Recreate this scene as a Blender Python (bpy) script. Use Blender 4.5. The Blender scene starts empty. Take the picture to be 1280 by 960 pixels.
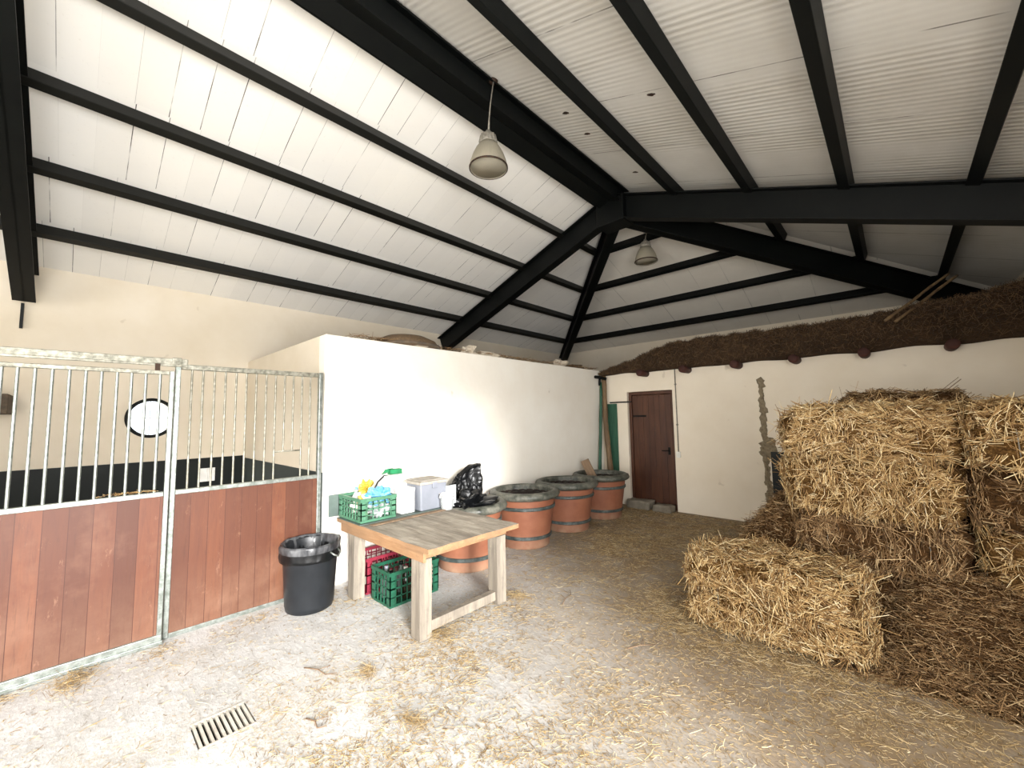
import bpy, bmesh, math, random
import numpy as np
from mathutils import Vector, Matrix, noise
random.seed(7)
rng = np.random.default_rng(7)
S = bpy.context.scene
C = S.collection
PI = math.pi

# ---------------------------------------------------------------- camera
cd = bpy.data.cameras.new('camera'); cam = bpy.data.objects.new('camera', cd); C.objects.link(cam)
cd.sensor_width = 36; cd.sensor_fit = 'HORIZONTAL'; cd.lens = 509.57/1280*36; cd.clip_start = .02; cd.clip_end = 300
Rv = Vector((0.728148617, 0.685221833, -0.01645085)); Uv = Vector((0.068066465, -0.048406419, 0.99650578))
Fv = Vector((-0.682031192, 0.726724059, 0.081887695))
M4 = Matrix((Rv, Uv, -Fv)).transposed().to_4x4(); M4.translation = (0, 0, 1.65)
cam.matrix_world = M4
S.camera = cam

# ---------------------------------------------------------------- light and exposure
S.view_settings.view_transform = 'Standard'; S.view_settings.look = 'None'
S.view_settings.gamma = 1; S.view_settings.use_curve_mapping = False
S.view_settings.exposure = 0.4
S.cycles.max_bounces = 8; S.cycles.diffuse_bounces = 6
S.cycles.use_denoising = True
S.cycles.sample_clamp_indirect = 6
W = bpy.data.worlds.new('sky'); S.world = W; W.use_nodes = True
bg = W.node_tree.nodes['Background']; bg.inputs[0].default_value = (.86, .93, 1, 1); bg.inputs[1].default_value = 2.2

def sun(name, d, strength, angle, col):
    l = bpy.data.lights.new(name, 'SUN'); l.energy = strength; l.angle = math.radians(angle); l.color = col
    o = bpy.data.objects.new(name, l); C.objects.link(o); o.location = (8, -3, 6)
    o.rotation_euler = Vector(d).to_track_quat('-Z', 'Y').to_euler(); return o
def area(name, loc, d, sx, sy, power, col, spread=180):
    l = bpy.data.lights.new(name, 'AREA'); l.shape = 'RECTANGLE'; l.size = sx; l.size_y = sy; l.energy = power; l.color = col
    l.spread = math.radians(spread)
    o = bpy.data.objects.new(name, l); C.objects.link(o); o.location = loc
    o.rotation_euler = Vector(d).to_track_quat('-Z', 'Z').to_euler(); return o
e = math.radians(13)
sun('low_sun', (-math.cos(e)*.925, math.cos(e)*.38, -math.sin(e)), 5.3, 12, (1, .98, .96))
area('doorway_daylight', (1.75, -.6, 1.45), (-1, .12, -.35), 4.4, 2.7, 430, (1, .99, .98))
area('sunlit_yard', (4.2, -.6, .02), (-.25, 0, 1), 5, 5, 430, (.97, .985, 1))
area('rear_fill_light', (-1.6, -6.15, 1.6), (0, 1, .05), 3.4, 2.8, 230, (1, .96, .90))  # added fill lamp inside an unseen rear opening that is also added

# ---------------------------------------------------------------- node materials
def lin(h):
    h = h.lstrip('#'); v = [int(h[i:i+2], 16)/255 for i in (0, 2, 4)]
    return tuple(c/12.92 if c <= .04045 else ((c+.055)/1.055)**2.4 for c in v) + (1,)
class NT:
    def __init__(s, name):
        s.m = bpy.data.materials.new(name); s.m.use_nodes = True; s.t = s.m.node_tree; s.n = s.t.nodes
        s.b = s.n['Principled BSDF']; s.out = s.n['Material Output']; s.tc = s.n.new('ShaderNodeTexCoord'); s.co = s.tc.outputs['Object']
    def set(s, sock, v):
        if hasattr(v, 'is_output') or isinstance(v, bpy.types.NodeSocket): s.t.links.new(v, sock)
        else: sock.default_value = v
    def node(s, kind, ins={}, **kw):
        x = s.n.new(kind)
        for k, v in kw.items(): setattr(x, k, v)
        for k, v in ins.items(): s.set(x.inputs[k], v)
        return x
    def noise(s, scale, detail=3, rough=.55, vec=None, dist=0):
        return s.node('ShaderNodeTexNoise', {'Vector': vec or s.co, 'Scale': scale, 'Detail': detail, 'Roughness': rough, 'Distortion': dist}).outputs['Fac']
    def mapv(s, scale=(1, 1, 1), rot=(0, 0, 0), loc=(0, 0, 0), vec=None):
        return s.node('ShaderNodeMapping', {'Vector': vec or s.co, 'Scale': scale, 'Rotation': rot, 'Location': loc}).outputs[0]
    def ramp(s, fac, stops):
        r = s.node('ShaderNodeValToRGB', {'Fac': fac}); el = r.color_ramp.elements
        while len(el) < len(stops): el.new(.5)
        for i, (p, c) in enumerate(stops):
            el[i].position = p; el[i].color = c if isinstance(c, tuple) else ((c, c, c, 1) if not isinstance(c, str) else lin(c))
        return r.outputs[0]
    def mix(s, f, a, b, mode='MIX'):
        x = s.n.new('ShaderNodeMix'); x.data_type = 'RGBA'; x.blend_type = mode
        s.set(x.inputs[0], f); s.set(x.inputs[6], a); s.set(x.inputs[7], b); return x.outputs[2]
    def math(s, op, a, b=0.0, c=0.0):
        x = s.n.new('ShaderNodeMath'); x.operation = op
        s.set(x.inputs[0], a); s.set(x.inputs[1], b); s.set(x.inputs[2], c); return x.outputs[0]
    def sep(s, vec=None):
        return s.node('ShaderNodeSeparateXYZ', {0: vec or s.co}).outputs
    def comb(s, x, y, z):
        return s.node('ShaderNodeCombineXYZ', {0: x, 1: y, 2: z}).outputs[0]
    def bump(s, h, strength=.3, dist=.01):
        x = s.node('ShaderNodeBump', {'Height': h, 'Strength': strength, 'Distance': dist}); s.t.links.new(x.outputs[0], s.b.inputs['Normal'])
    def col(s, v, rough=.7, metal=0, spec=None):
        s.set(s.b.inputs['Base Color'], v); s.set(s.b.inputs['Roughness'], rough); s.b.inputs['Metallic'].default_value = metal
        if spec is not None: s.b.inputs['Specular IOR Level'].default_value = spec
        return s.m

def simple(name, c1, c2=None, scale=8, rough=.6, metal=0, bump=0, stretch=(1, 1, 1), spec=None, bscale=None):
    n = NT(name); v = n.mapv(stretch)
    f = n.noise(scale, 4, .6, v)
    if bump: n.bump(n.noise(bscale or scale*3, 4, .6, v), bump, .01)
    return n.col(n.mix(n.ramp(f, [(.35, 0.0), (.65, 1.0)]), lin(c1), lin(c2 or c1)), rough, metal, spec)

def plaster(name, c1, c2, stain='#9a8a72', amt=.25):
    n = NT(name); f = n.noise(1.3, 4, .6); f2 = n.noise(14, 5, .6)
    base = n.mix(n.ramp(f, [(.3, 0.0), (.7, 1.0)]), lin(c1), lin(c2))
    sp = n.noise(5.5, 2, .5, n.mapv((1, 1, 1), loc=(3, 7, 1)))
    spot = n.ramp(sp, [(.74, 0.0), (.78, amt)])
    base = n.mix(spot, base, lin(stain))
    n.bump(n.math('ADD', n.noise(3, 3), n.math('MULTIPLY', f2, .3)), .25, .02)
    return n.col(base, .85, 0, .2)

MAT = {}
MAT['wall'] = plaster('cream_plaster', '#dfd5c4', '#d6cab5')
MAT['wall_white'] = plaster('white_plaster', '#f0ece2', '#e8e1d4')
MAT['wall_door'] = plaster('warm_white_plaster', '#e6dccb', '#ddd1bd')
MAT['dado'] = simple('black_green_paint', '#080c0a', '#0f1612', 3, .5, 0, 0, (1,1,1), .25)
MAT['dado_lit'] = simple('lit_black_green_paint', '#3d4441', '#333937', 3, .5)  # lit copy of the black dado paint, its brightness put into the colour
MAT['steel'] = simple('dark_green_steel_paint', '#040606', '#070a09', 5, .5, 0, .05, (1,1,1), .2)
MAT['steel_brown'] = simple('dark_purlin_paint', '#0a0b08', '#13130f', 6, .45, 0, .08, (1, .15, 1), .3)
MAT['galv'] = simple('galvanised_steel', '#a0a5a0', '#787e77', 26, .38, .65, .1)
MAT['galv_dull'] = simple('weathered_galvanised_steel', '#a5a294', '#6b695c', 30, .5, .45, .1)
MAT['bolt'] = simple('rusty_steel', '#4a3324', '#2a211b', 30, .7, .4)
MAT['black_plastic'] = simple('black_plastic', '#14171b', '#1b1e22', 9, .42, 0, .05)
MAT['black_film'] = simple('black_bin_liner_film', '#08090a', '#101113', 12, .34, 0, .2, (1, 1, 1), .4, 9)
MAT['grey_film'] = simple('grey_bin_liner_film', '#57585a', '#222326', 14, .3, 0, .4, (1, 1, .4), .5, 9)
MAT['green_plastic'] = simple('green_crate_plastic', '#4f7d63', '#426e55', 12, .45)
MAT['dkgreen_plastic'] = simple('dark_green_crate_plastic', '#1d5640', '#184a36', 12, .45)
MAT['red_plastic'] = simple('crimson_crate_plastic', '#8d2a3b', '#772232', 12, .45)
MAT['white_card'] = simple('white_card', '#ecebe6', '#dedcd6', 6, .7)
MAT['pale_grey_plastic'] = simple('pale_grey_plastic', '#82858e', '#787c84', 6, .45)
MAT['grey_lid'] = simple('dusty_grey_lid', '#a59f96', '#8f887d', 14, .8)
MAT['blue_film'] = simple('blue_plastic_film', '#4a8fc2', '#74aed2', 20, .35)
MAT['yellow'] = simple('yellow_plastic', '#bfa63e', '#a08a30', 12, .5)
MAT['green_tape'] = simple('green_webbing', '#1d7a4c', '#15633c', 40, .8)
MAT['dark_glass'] = simple('dark_bottle_glass', '#1c1a12', '#2a2416', 5, .12)
MAT['white_plastic'] = simple('white_plastic', '#e9e7e0', '#dad7cd', 8, .45)
MAT['plate_grey'] = simple('dark_grey_green_sheet', '#58655f', '#48544f', 6, .55)
MAT['green_board'] = simple('green_painted_board', '#2c5a44', '#1f4634', 9, .6, 0, .1, (4, 4, .4))
MAT['stone'] = simple('grey_stone', '#8f8778', '#756d5f', 6, .9, 0, .5)
MAT['rock'] = simple('pale_limestone', '#cfc4b2', '#a89c8a', 8, .9, 0, .5)
MAT['mortar'] = simple('bare_grey_mortar', '#8d8068', '#6f6350', 30, .95, 0, .6)
MAT['concrete_pale'] = simple('pale_concrete', '#cdc8bd', '#b5afa3', 9, .9, 0, .3)
MAT['pit'] = simple('black_drain_pit', '#0a0a0a', '#121110', 9, .9)  # shade of the recess put into the colour of the pit walls
MAT['wicker'] = simple('brown_wicker', '#6b563c', '#4b3a28', 40, .8, 0, .3)
MAT['rope'] = simple('grey_cable', '#8b867b', '#6a655b', 40, .8)
MAT['soil'] = simple('dark_soil', '#1d1712', '#2c231b', 16, .95, 0, .6)
MAT['grey_ground'] = simple('yard_gravel', '#c9c0ae', '#b4aa97', 3, .95, 0, .3)

def wood(name, c1, c2, c3, scale=6, axis='z', rough=.6, bump=.2):
    n = NT(name)
    st = {'x': (.12, 1, 1), 'y': (1, .12, 1), 'z': (1, 1, .12)}[axis]
    v = n.mapv(tuple(q*scale for q in st)); f = n.noise(5, 5, .65, v, .6); g = n.noise(1.2, 2, .5, v)
    base = n.mix(n.ramp(f, [(.3, 0.0), (.7, 1.0)]), lin(c1), lin(c2))
    base = n.mix(n.ramp(g, [(.45, 0.0), (.75, .8)]), base, lin(c3))
    base = n.mix(n.ramp(n.noise(5, 5, .75), [(.52, 0.0), (.72, .45)]), base, lin(c3))
    n.bump(f, bump, .006)
    return n.col(base, rough)
MAT['table_top'] = wood('weathered_grey_tabletop', '#b3aa9b', '#7f7567', '#5f564b', 7, 'x', .85, .4)
MAT['table_edge'] = wood('raw_pine_edge', '#a5815f', '#8d6a49', '#77604a', 6, 'x', .75, .3)
MAT['table_leg'] = wood('weathered_grey_timber', '#9d9383', '#7b7267', '#5c544a', 6, 'z', .85, .4)
MAT['cane'] = wood('pale_cane', '#80684a', '#604b33', '#4c3a28', 9, 'z', .7)
MAT['board'] = wood('brown_offcut_board', '#8d735a', '#75604a', '#5d4a39', 6, 'z', .8)
MAT['door_wood'] = wood('red_brown_stained_door', '#54301a', '#432210', '#331709', 4, 'z', .5)
MAT['log'] = wood('red_brown_log', '#4d2418', '#371810', '#24100b', 9, 'x', .8, .4)
MAT['timber'] = wood('dark_weathered_timber', '#6b5c4a', '#50453a', '#3b332b', 6, 'x', .9, .4)

def planks(name):
    n = NT(name); s = n.sep()
    k = n.math('FLOOR', n.math('MULTIPLY', s[1], 1/.118)); w = n.node('ShaderNodeTexWhiteNoise', {'W': k}, noise_dimensions='1D').outputs['Value']
    fr = n.math('FRACT', n.math('MULTIPLY', s[1], 1/.118))
    ln = n.math('LESS_THAN', n.math('ABSOLUTE', n.math('SUBTRACT', fr, .5)), .485)
    v = n.comb(s[0], n.math('ADD', n.math('MULTIPLY', s[1], 9), n.math('MULTIPLY', w, 31)), n.math('MULTIPLY', s[2], .9))
    f = n.noise(3.2, 6, .68, v, .8)
    a = n.ramp(w, [(0, '#573221'), (.35, '#673c27'), (.7, '#4b2a1c'), (1, '#70422a')])
    base = n.mix(n.ramp(f, [(.3, .0), (.75, .6)]), a, lin('#4b2a20'))
    dust = n.ramp(n.noise(2.1, 5, .65), [(.52, 0.0), (.8, .38)])
    base = n.mix(dust, base, lin('#866450'))
    low = n.math('MULTIPLY', n.math('SUBTRACT', .55, s[2]), .9)
    lowc = n.node('ShaderNodeClamp', {0: n.math('MULTIPLY', low, n.noise(9, 4, .7))}).outputs[0]
    base = n.mix(lowc, base, lin('#927560'))
    base = n.mix(ln, lin('#3f2016'), base)
    sc = n.noise(14, 6, .8, n.mapv((1, 1, .35))); base = n.mix(n.ramp(sc, [(.60, 0.0), (.72, .35)]), base, lin('#a07c66')); base = n.mix(n.ramp(n.noise(4, 5, .75, v), [(.55, 0.0), (.75, .5)]), base, lin('#3c2219'))
    n.bump(n.math('ADD', f, n.math('MULTIPLY', ln, 1.5)), .15, .004)
    return n.col(base, .5, 0, .35)
MAT['planks'] = planks('red_brown_hardwood_planks')

def terracotta():
    n = NT('terracotta'); f = n.noise(5, 5, .6); s = n.sep()
    base = n.mix(n.ramp(f, [(.3, 0.0), (.7, 1.0)]), lin('#85503a'), lin('#996349'))
    dust = n.node('ShaderNodeClamp', {0: n.math('MULTIPLY', n.math('SUBTRACT', .2, s[2]), 3.2)}).outputs[0]
    base = n.mix(n.math('MULTIPLY', dust, n.ramp(n.noise(9, 3), [(.3, .3), (.7, 1.0)])), base, lin('#b39a80'))
    n.bump(n.noise(22, 4), .12, .006); return n.col(base, .6)
MAT['terracotta'] = terracotta()
def rimglaze(name, c1, c2, c3):
    n = NT(name); f = n.noise(9, 4, .7); 
    base = n.ramp(f, [(.35, c1), (.5, c2), (.7, c3)]); n.bump(n.noise(14, 4), .25, .01)
    return n.col(base, n.ramp(f, [(.3, .3), (.7, .75)]))
MAT['pot_rim'] = rimglaze('mottled_grey_green_rim', '#2d3029', '#53544b', '#7a776b')
MAT['pot_band'] = rimglaze('dark_grey_band', '#2d3432', '#454c49', '#6e7471')
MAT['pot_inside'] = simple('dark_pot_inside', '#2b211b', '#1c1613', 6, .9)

def concrete():
    n = NT('worn_concrete_with_chaff'); s = n.sep()
    f = n.noise(2.2, 6, .65); g = n.noise(26, 5, .7); sc = n.noise(6, 5, .7, n.mapv((1, 3.5, 1), (0, 0, .5)))
    base = n.mix(n.ramp(f, [(.3, 0.0), (.7, 1.0)]), lin('#d3d3d2'), lin('#b5b3af'))
    base = n.mix(n.ramp(sc, [(.54, 0.0), (.68, .35)]), base, lin('#8b8377'))
    base = n.mix(n.ramp(g, [(.54, 0.0), (.66, .7)]), base, lin('#e6e5e1'))
    # trodden chaff plus painted-in floor shade, both heavier towards the door and the bales
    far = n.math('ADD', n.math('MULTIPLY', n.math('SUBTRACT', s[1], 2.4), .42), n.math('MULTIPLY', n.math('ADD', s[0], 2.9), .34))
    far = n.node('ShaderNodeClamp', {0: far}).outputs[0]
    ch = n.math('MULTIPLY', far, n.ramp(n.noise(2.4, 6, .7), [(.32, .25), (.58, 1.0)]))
    base = n.mix(n.math('MULTIPLY', far, .75), base, lin('#85796a'))  # painted shade of the unlit floor side
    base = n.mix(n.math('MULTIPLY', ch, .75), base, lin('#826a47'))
    spk = n.ramp(n.noise(55, 4, .8, n.mapv((1, 2.2, 1), (0, 0, .6))), [(.57, 0.0), (.66, .6)])
    base = n.mix(spk, base, lin('#7b6c55'))
    fl = n.noise(1.1, 5, .7, n.mapv(loc=(4, 2, 0))); fl2 = n.noise(60, 3, .7)
    pat = n.math('MULTIPLY', n.ramp(fl, [(.5, 0.0), (.62, 1.0)]), n.ramp(fl2, [(.5, 0.0), (.58, .6)]))
    base = n.mix(pat, base, lin('#b8a27a'))
    n.bump(n.math('ADD', n.math('MULTIPLY', f, .6), n.math('MULTIPLY', n.math('ADD', g, sc), .5)), .5, .02)
    return n.col(base, .9, 0, .2)
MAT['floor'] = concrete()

def ceil_left(name, c1, c2, axis, period, dark):
    n = NT(name); s = n.sep(); q = s[axis]; o = s[1-axis]
    bay = n.math('FLOOR', n.math('MULTIPLY', n.math('ADD', o, 2.83), 1/.85))
    off = n.node('ShaderNodeTexWhiteNoise', {'W': bay}, noise_dimensions='1D').outputs['Value']
    u = n.math('ADD', n.math('MULTIPLY', q, 1/period), off)
    wn = n.node('ShaderNodeTexWhiteNoise', {'W': n.math('ADD', n.math('FLOOR', n.math('ADD', u, .5)), n.math('MULTIPLY', bay, 17))}, noise_dimensions='1D').outputs['Value']
    d = n.math('ABSOLUTE', n.math('SUBTRACT', n.math('FRACT', n.math('ADD', u, .5)), .5))
    ln = n.math('LESS_THAN', d, n.math('ADD', .004, n.math('MULTIPLY', wn, .012)))
    lnm = n.math('MULTIPLY', n.math('MULTIPLY', ln, n.ramp(wn, [(.2, .12), (.75, dark)])), n.ramp(n.noise(3, 3), [(.35, .1), (.55, 1.0)]))
    f = n.noise(.9, 4, .6)
    pan = n.node('ShaderNodeTexWhiteNoise', {'W': n.math('ADD', n.math('FLOOR', u), n.math('MULTIPLY', bay, 7))}, noise_dimensions='1D').outputs['Value']
    base = n.mix(n.ramp(f, [(.3, 0.0), (.7, 1.0)]), lin(c1), lin(c2))
    base = n.mix(n.math('MULTIPLY', pan, .12), base, lin('#b9b6b0'))
    base = n.mix(lnm, base, lin('#2e2a24'))
    base = n.mix(n.ramp(n.noise(30, 4, .7), [(.62, 0.0), (.8, .25)]), base, lin('#a8a090'))
    n.bump(n.noise(20, 4), .08, .004)
    return n.col(base, .8, 0, .2)
MAT['ceil_left'] = ceil_left('white_painted_insulation_boards', '#eeebe4', '#e6e4e0', 1, .223, .9)
MAT['ceil_hip'] = ceil_left('white_boards_of_hip_end', '#ddd8ce', '#d2ccc2', 0, .5, .35)
def ceil_right():
    n = NT('ribbed_white_sheet'); s = n.sep()
    w = n.math('SINE', n.math('MULTIPLY', s[1], 2*PI/.058))
    msk = n.ramp(n.noise(.8, 2, .5, n.comb(n.math('MULTIPLY', s[0], .4), n.math('MULTIPLY', s[1], 2.2), 0.0)), [(.42, .1), (.56, 1.0)])
    f = n.noise(1.2, 5, .6)
    base = n.mix(n.ramp(f, [(.3, 0.0), (.7, 1.0)]), lin('#d1cfca'), lin('#c2bfb8'))
    d = n.math('ABSOLUTE', n.math('SUBTRACT', n.math('FRACT', n.math('MULTIPLY', s[1], 1/.93)), .5))
    seam = n.math('MULTIPLY', n.math('LESS_THAN', d, .006), n.ramp(n.noise(2.2, 3), [(.42, 0.0), (.55, .7)]))
    base = n.mix(seam, base, lin('#3b342a'))
    base = n.mix(n.math('MULTIPLY', n.math('MULTIPLY', msk, .16), n.math('LESS_THAN', w, -.2)), base, lin('#8f8674'))
    n.bump(n.math('MULTIPLY', w, msk), .2, .008)
    return n.col(base, .7, 0, .25)
MAT['ceil_right'] = ceil_right()

def straw_mat(name, stops, rough=.55):
    n = NT(name); g = n.node('ShaderNodeNewGeometry').outputs['Random Per Island']
    return n.col(n.ramp(g, stops), rough, 0, .3)
MAT['straw'] = straw_mat('loose_straw', [(0, '#5a3f24'), (.25, '#8b6a42'), (.55, '#b5925f'), (.85, '#d8bd8a'), (1, '#efdfb9')])
MAT['straw_dark'] = straw_mat('brown_straw', [(0, '#46321e'), (.4, '#785b3b'), (.8, '#9f7f57'), (1, '#d0b58a')])
MAT['straw_floor'] = straw_mat('floor_straw', [(0, '#6f5636'), (.35, '#a58a5f'), (.75, '#c6ac7c'), (1, '#e2d2ae')])
MAT['twig'] = straw_mat('thatch_twigs', [(0, '#20170f'), (.5, '#4a3827'), (1, '#86694a')])
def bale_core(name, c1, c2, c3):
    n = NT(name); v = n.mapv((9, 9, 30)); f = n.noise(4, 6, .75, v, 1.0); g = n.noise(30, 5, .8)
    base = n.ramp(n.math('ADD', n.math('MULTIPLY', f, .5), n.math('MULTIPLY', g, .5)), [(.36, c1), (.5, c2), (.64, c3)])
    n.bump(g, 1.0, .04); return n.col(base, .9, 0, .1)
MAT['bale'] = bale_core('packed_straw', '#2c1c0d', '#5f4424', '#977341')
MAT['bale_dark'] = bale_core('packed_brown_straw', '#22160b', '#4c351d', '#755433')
def reed():
    n = NT('dark_heather_thatch'); f = n.noise(40, 6, .8, n.mapv((1, 1, 2))); g = n.noise(3, 4)
    base = n.mix(n.ramp(f, [(.3, 0.0), (.7, 1.0)]), lin('#33281d'), lin('#66503c')); base = n.mix(n.ramp(g, [(.4, 0.0), (.7, .5)]), base, lin('#1f1710'))
    n.bump(f, 1.0, .03); return n.col(base, .95, 0, .1)
MAT['thatch'] = reed()

def lamp_glass():
    n = NT('frosted_ribbed_lamp_shade'); n.col(lin('#bdb6a4'), .4)
    n.b.inputs['Transmission Weight'].default_value = .55; n.b.inputs['IOR'].default_value = 1.2
    s = n.sep(); a = n.math('ARCTAN2', s[1], s[0]); n.bump(n.math('SINE', n.math('MULTIPLY', a, 60)), .3, .004); return n.m
MAT['lamp_glass'] = lamp_glass()
def clearp(name, c, a):
    n = NT(name); n.col(lin(c), .12); n.b.inputs['Alpha'].default_value = a; return n.m
MAT['clear'] = clearp('clear_plastic', '#dfe4e4', .35)
def glass():
    n = NT('window_glass'); n.col((1, 1, 1, 1), .02); n.b.inputs['Alpha'].default_value = .12; return n.m
MAT['glass'] = glass()

# ---------------------------------------------------------------- geometry helpers
def tag(o, label=None, cat=None, group=None, kind=None):
    if label: o['label'] = label
    if cat: o['category'] = cat
    if group: o['group'] = group
    if kind: o['kind'] = kind
    return o
def finish(name, bm, mat, parent=None, smooth=False, bevel=0, seg=2, auto=None):
    me = bpy.data.meshes.new(name); bm.normal_update(); bm.to_mesh(me); bm.free()
    mats = mat if isinstance(mat, (list, tuple)) else [mat]
    for m in mats: me.materials.append(MAT[m] if isinstance(m, str) else m)
    o = bpy.data.objects.new(name, me); C.objects.link(o); o.parent = parent
    if smooth: me.polygons.foreach_set('use_smooth', [True]*len(me.polygons))
    if bevel:
        b = o.modifiers.new('bevel', 'BEVEL'); b.width = bevel; b.segments = seg; b.limit_method = 'ANGLE'; b.angle_limit = .6
    return o
def empty(name, loc=(0, 0, 0), rz=0):
    o = bpy.data.objects.new(name, None); C.objects.link(o); o.location = loc; o.rotation_euler.z = rz; o.empty_display_size = .1; return o
def box(bm, a, b, mi=0, M=None):
    vs = []
    for x in (a[0], b[0]):
        for y in (a[1], b[1]):
            for z in (a[2], b[2]):
                p = Vector((x, y, z)); vs.append(bm.verts.new(M @ p if M else p))
    for f in ((0, 1, 3, 2), (4, 6, 7, 5), (0, 4, 5, 1), (2, 3, 7, 6), (0, 2, 6, 4), (1, 5, 7, 3)):
        bm.faces.new([vs[i] for i in f]).material_index = mi
    return vs
def B(*boxes):
    bm = bmesh.new()
    for bb in boxes: box(bm, *bb)
    bmesh.ops.recalc_face_normals(bm, faces=bm.faces); return bm
def frame_of(d, up=Vector((0, 0, 1))):
    d = Vector(d).normalized()
    if abs(d.dot(up)) > .98: up = Vector((0, 1, 0))
    s = d.cross(up).normalized(); u = s.cross(d).normalized(); return d, s, u
def beam(bm, p0, p1, w, h, top=True, up=Vector((0, 0, 1)), I=False):
    """bar from p0 to p1, p on the top centre line (top=True) or axis; I section if I"""
    p0, p1 = Vector(p0), Vector(p1); d, s, u = frame_of(p1-p0, up)
    secs = [(-w/2, w/2, -h, 0)] if top else [(-w/2, w/2, -h/2, h/2)]
    if I:
        t = .016; secs = [(-w/2, w/2, -t, 0), (-w/2, w/2, -h, -h+t), (-.008, .008, -h+t, -t)]
    for (a0, a1, b0, b1) in secs:
        vs = [bm.verts.new(p + s*a + u*b) for p in (p0, p1) for (a, b) in ((a0, b0), (a1, b0), (a1, b1), (a0, b1))]
        for f in ((3, 2, 1, 0), (4, 5, 6, 7), (0, 1, 5, 4), (1, 2, 6, 5), (2, 3, 7, 6), (3, 0, 4, 7)): bm.faces.new([vs[i] for i in f])
    return bm
def tube(bm, pts, r, n=10, cap=True):
    pts = [Vector(p) for p in pts]; rings = []
    for i, p in enumerate(pts):
        d = (pts[min(i+1, len(pts)-1)] - pts[max(i-1, 0)]); d, s, u = frame_of(d)
        rr = r[i] if isinstance(r, (list, tuple)) else r
        rings.append([bm.verts.new(p + (s*math.cos(2*PI*k/n) + u*math.sin(2*PI*k/n))*rr) for k in range(n)])
    for a, b in zip(rings, rings[1:]):
        for k in range(n): bm.faces.new((a[k], a[(k+1) % n], b[(k+1) % n], b[k]))
    if cap: bm.faces.new(rings[0][::-1]); bm.faces.new(rings[-1])
    return bm
def lathe(bm, prof, n=48, loc=(0, 0, 0), fn=None, close=False):
    rings = []
    for i, (r, z) in enumerate(prof):
        ring = []
        for k in range(n):
            a = 2*PI*k/n; rr, zz = (r, z) if fn is None else fn(a, r, z, i)
            ring.append(bm.verts.new((loc[0]+rr*math.cos(a), loc[1]+rr*math.sin(a), loc[2]+zz)))
        rings.append(ring)
    pr = list(zip(rings, rings[1:])) + ([(rings[-1], rings[0])] if close else [])
    for a, b in pr:
        for k in range(n): bm.faces.new((a[k], a[(k+1) % n], b[(k+1) % n], b[k]))
    if not close:
        if prof[0][0] > 0: bm.faces.new(rings[0][::-1])
        if prof[-1][0] > 0: bm.faces.new(rings[-1])
    bmesh.ops.recalc_face_normals(bm, faces=bm.faces); return bm
def copy_tree(o, parent=None):
    c = o.copy(); C.objects.link(c); c.parent = parent
    for ch in o.children: copy_tree(ch, c)
    return c
def struct(name, bm, mat, parent=None, bevel=0):
    o = finish(name, bm, mat, parent, bevel=bevel)
    if parent is None: o['kind'] = 'structure'
    return o
def lump(bm, c, r, seed=0, amp=.35, sub=2, freq=1.6):
    res = bmesh.ops.create_icosphere(bm, subdivisions=sub, radius=1)
    for v in res['verts']:
        p = v.co.copy(); k = 1 + amp*noise.noise(p*freq + Vector((seed*3.1, seed, -seed)))
        v.co = Vector((c[0]+p.x*r[0]*k, c[1]+p.y*r[1]*k, c[2]+p.z*r[2]*k))
    return bm

# straw: many thin three-sided blades in one mesh
def straw_mesh(name, P, D, L, R, mat, parent=None, bend=.12, segs=2):
    n = len(P); D = D/np.linalg.norm(D, axis=1, keepdims=True)
    a = rng.normal(size=(n, 3)); Sx = np.cross(D, a); Sx /= np.linalg.norm(Sx, axis=1, keepdims=True); Ux = np.cross(D, Sx)
    ts = np.linspace(0, 1, segs+1); bv = (Sx*rng.normal(size=(n, 1)) + Ux*rng.normal(size=(n, 1)))*bend*L[:, None]
    V = []
    for t in ts:
        c = P + D*(L*(t-.5))[:, None] + bv*(t-.5)**2*2
        for k in range(3):
            an = 2*PI*k/3; V.append(c + (Sx*math.cos(an) + Ux*math.sin(an))*R[:, None])
    V = np.stack(V, 1); m = V.shape[1]; fs = []
    for s_ in range(segs):
        for k in range(3): fs.append([s_*3+k, s_*3+(k+1) % 3, s_*3+3+(k+1) % 3, s_*3+3+k])
    fs = np.array(fs); F = (fs[None] + (np.arange(n)*m)[:, None, None]).reshape(-1, 4)
    me = bpy.data.meshes.new(name); me.vertices.add(n*m); me.vertices.foreach_set('co', V.reshape(-1).astype(np.float32))
    me.loops.add(len(F)*4); me.loops.foreach_set('vertex_index', F.reshape(-1).astype(np.int32))
    me.polygons.add(len(F)); me.polygons.foreach_set('loop_start', np.arange(0, len(F)*4, 4, dtype=np.int32))
    me.update(calc_edges=True); me.materials.append(MAT[mat])
    o = bpy.data.objects.new(name, me); C.objects.link(o); o.parent = parent; o['kind'] = 'stuff'; return o

# ---------------------------------------------------------------- room constants
TH = 0.3522; T = math.tan(TH); XR, ZR = -2.83, 4.985; YA = 5.4
XL, XRT = -7.0, XR + (XR + 7.0); ZE = ZR - T*(XR - XL); YE = YA + (XR - XL); YN = -6.4
def zroof(x, y=0): return ZR - T*max(abs(x-XR), y-YA, 0)

# setting ---------------------------------------------------------------
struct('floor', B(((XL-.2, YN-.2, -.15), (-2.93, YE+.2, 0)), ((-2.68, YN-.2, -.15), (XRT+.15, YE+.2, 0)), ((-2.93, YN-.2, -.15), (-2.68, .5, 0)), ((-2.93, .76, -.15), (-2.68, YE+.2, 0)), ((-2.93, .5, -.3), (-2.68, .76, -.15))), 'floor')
yd = struct('ground', B(((XRT+.15, -14, -.15), (16, 12, -.01)), ((-12, -20, -.15), (XRT+.15, YN-.2, -.01))), 'grey_ground')
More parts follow.
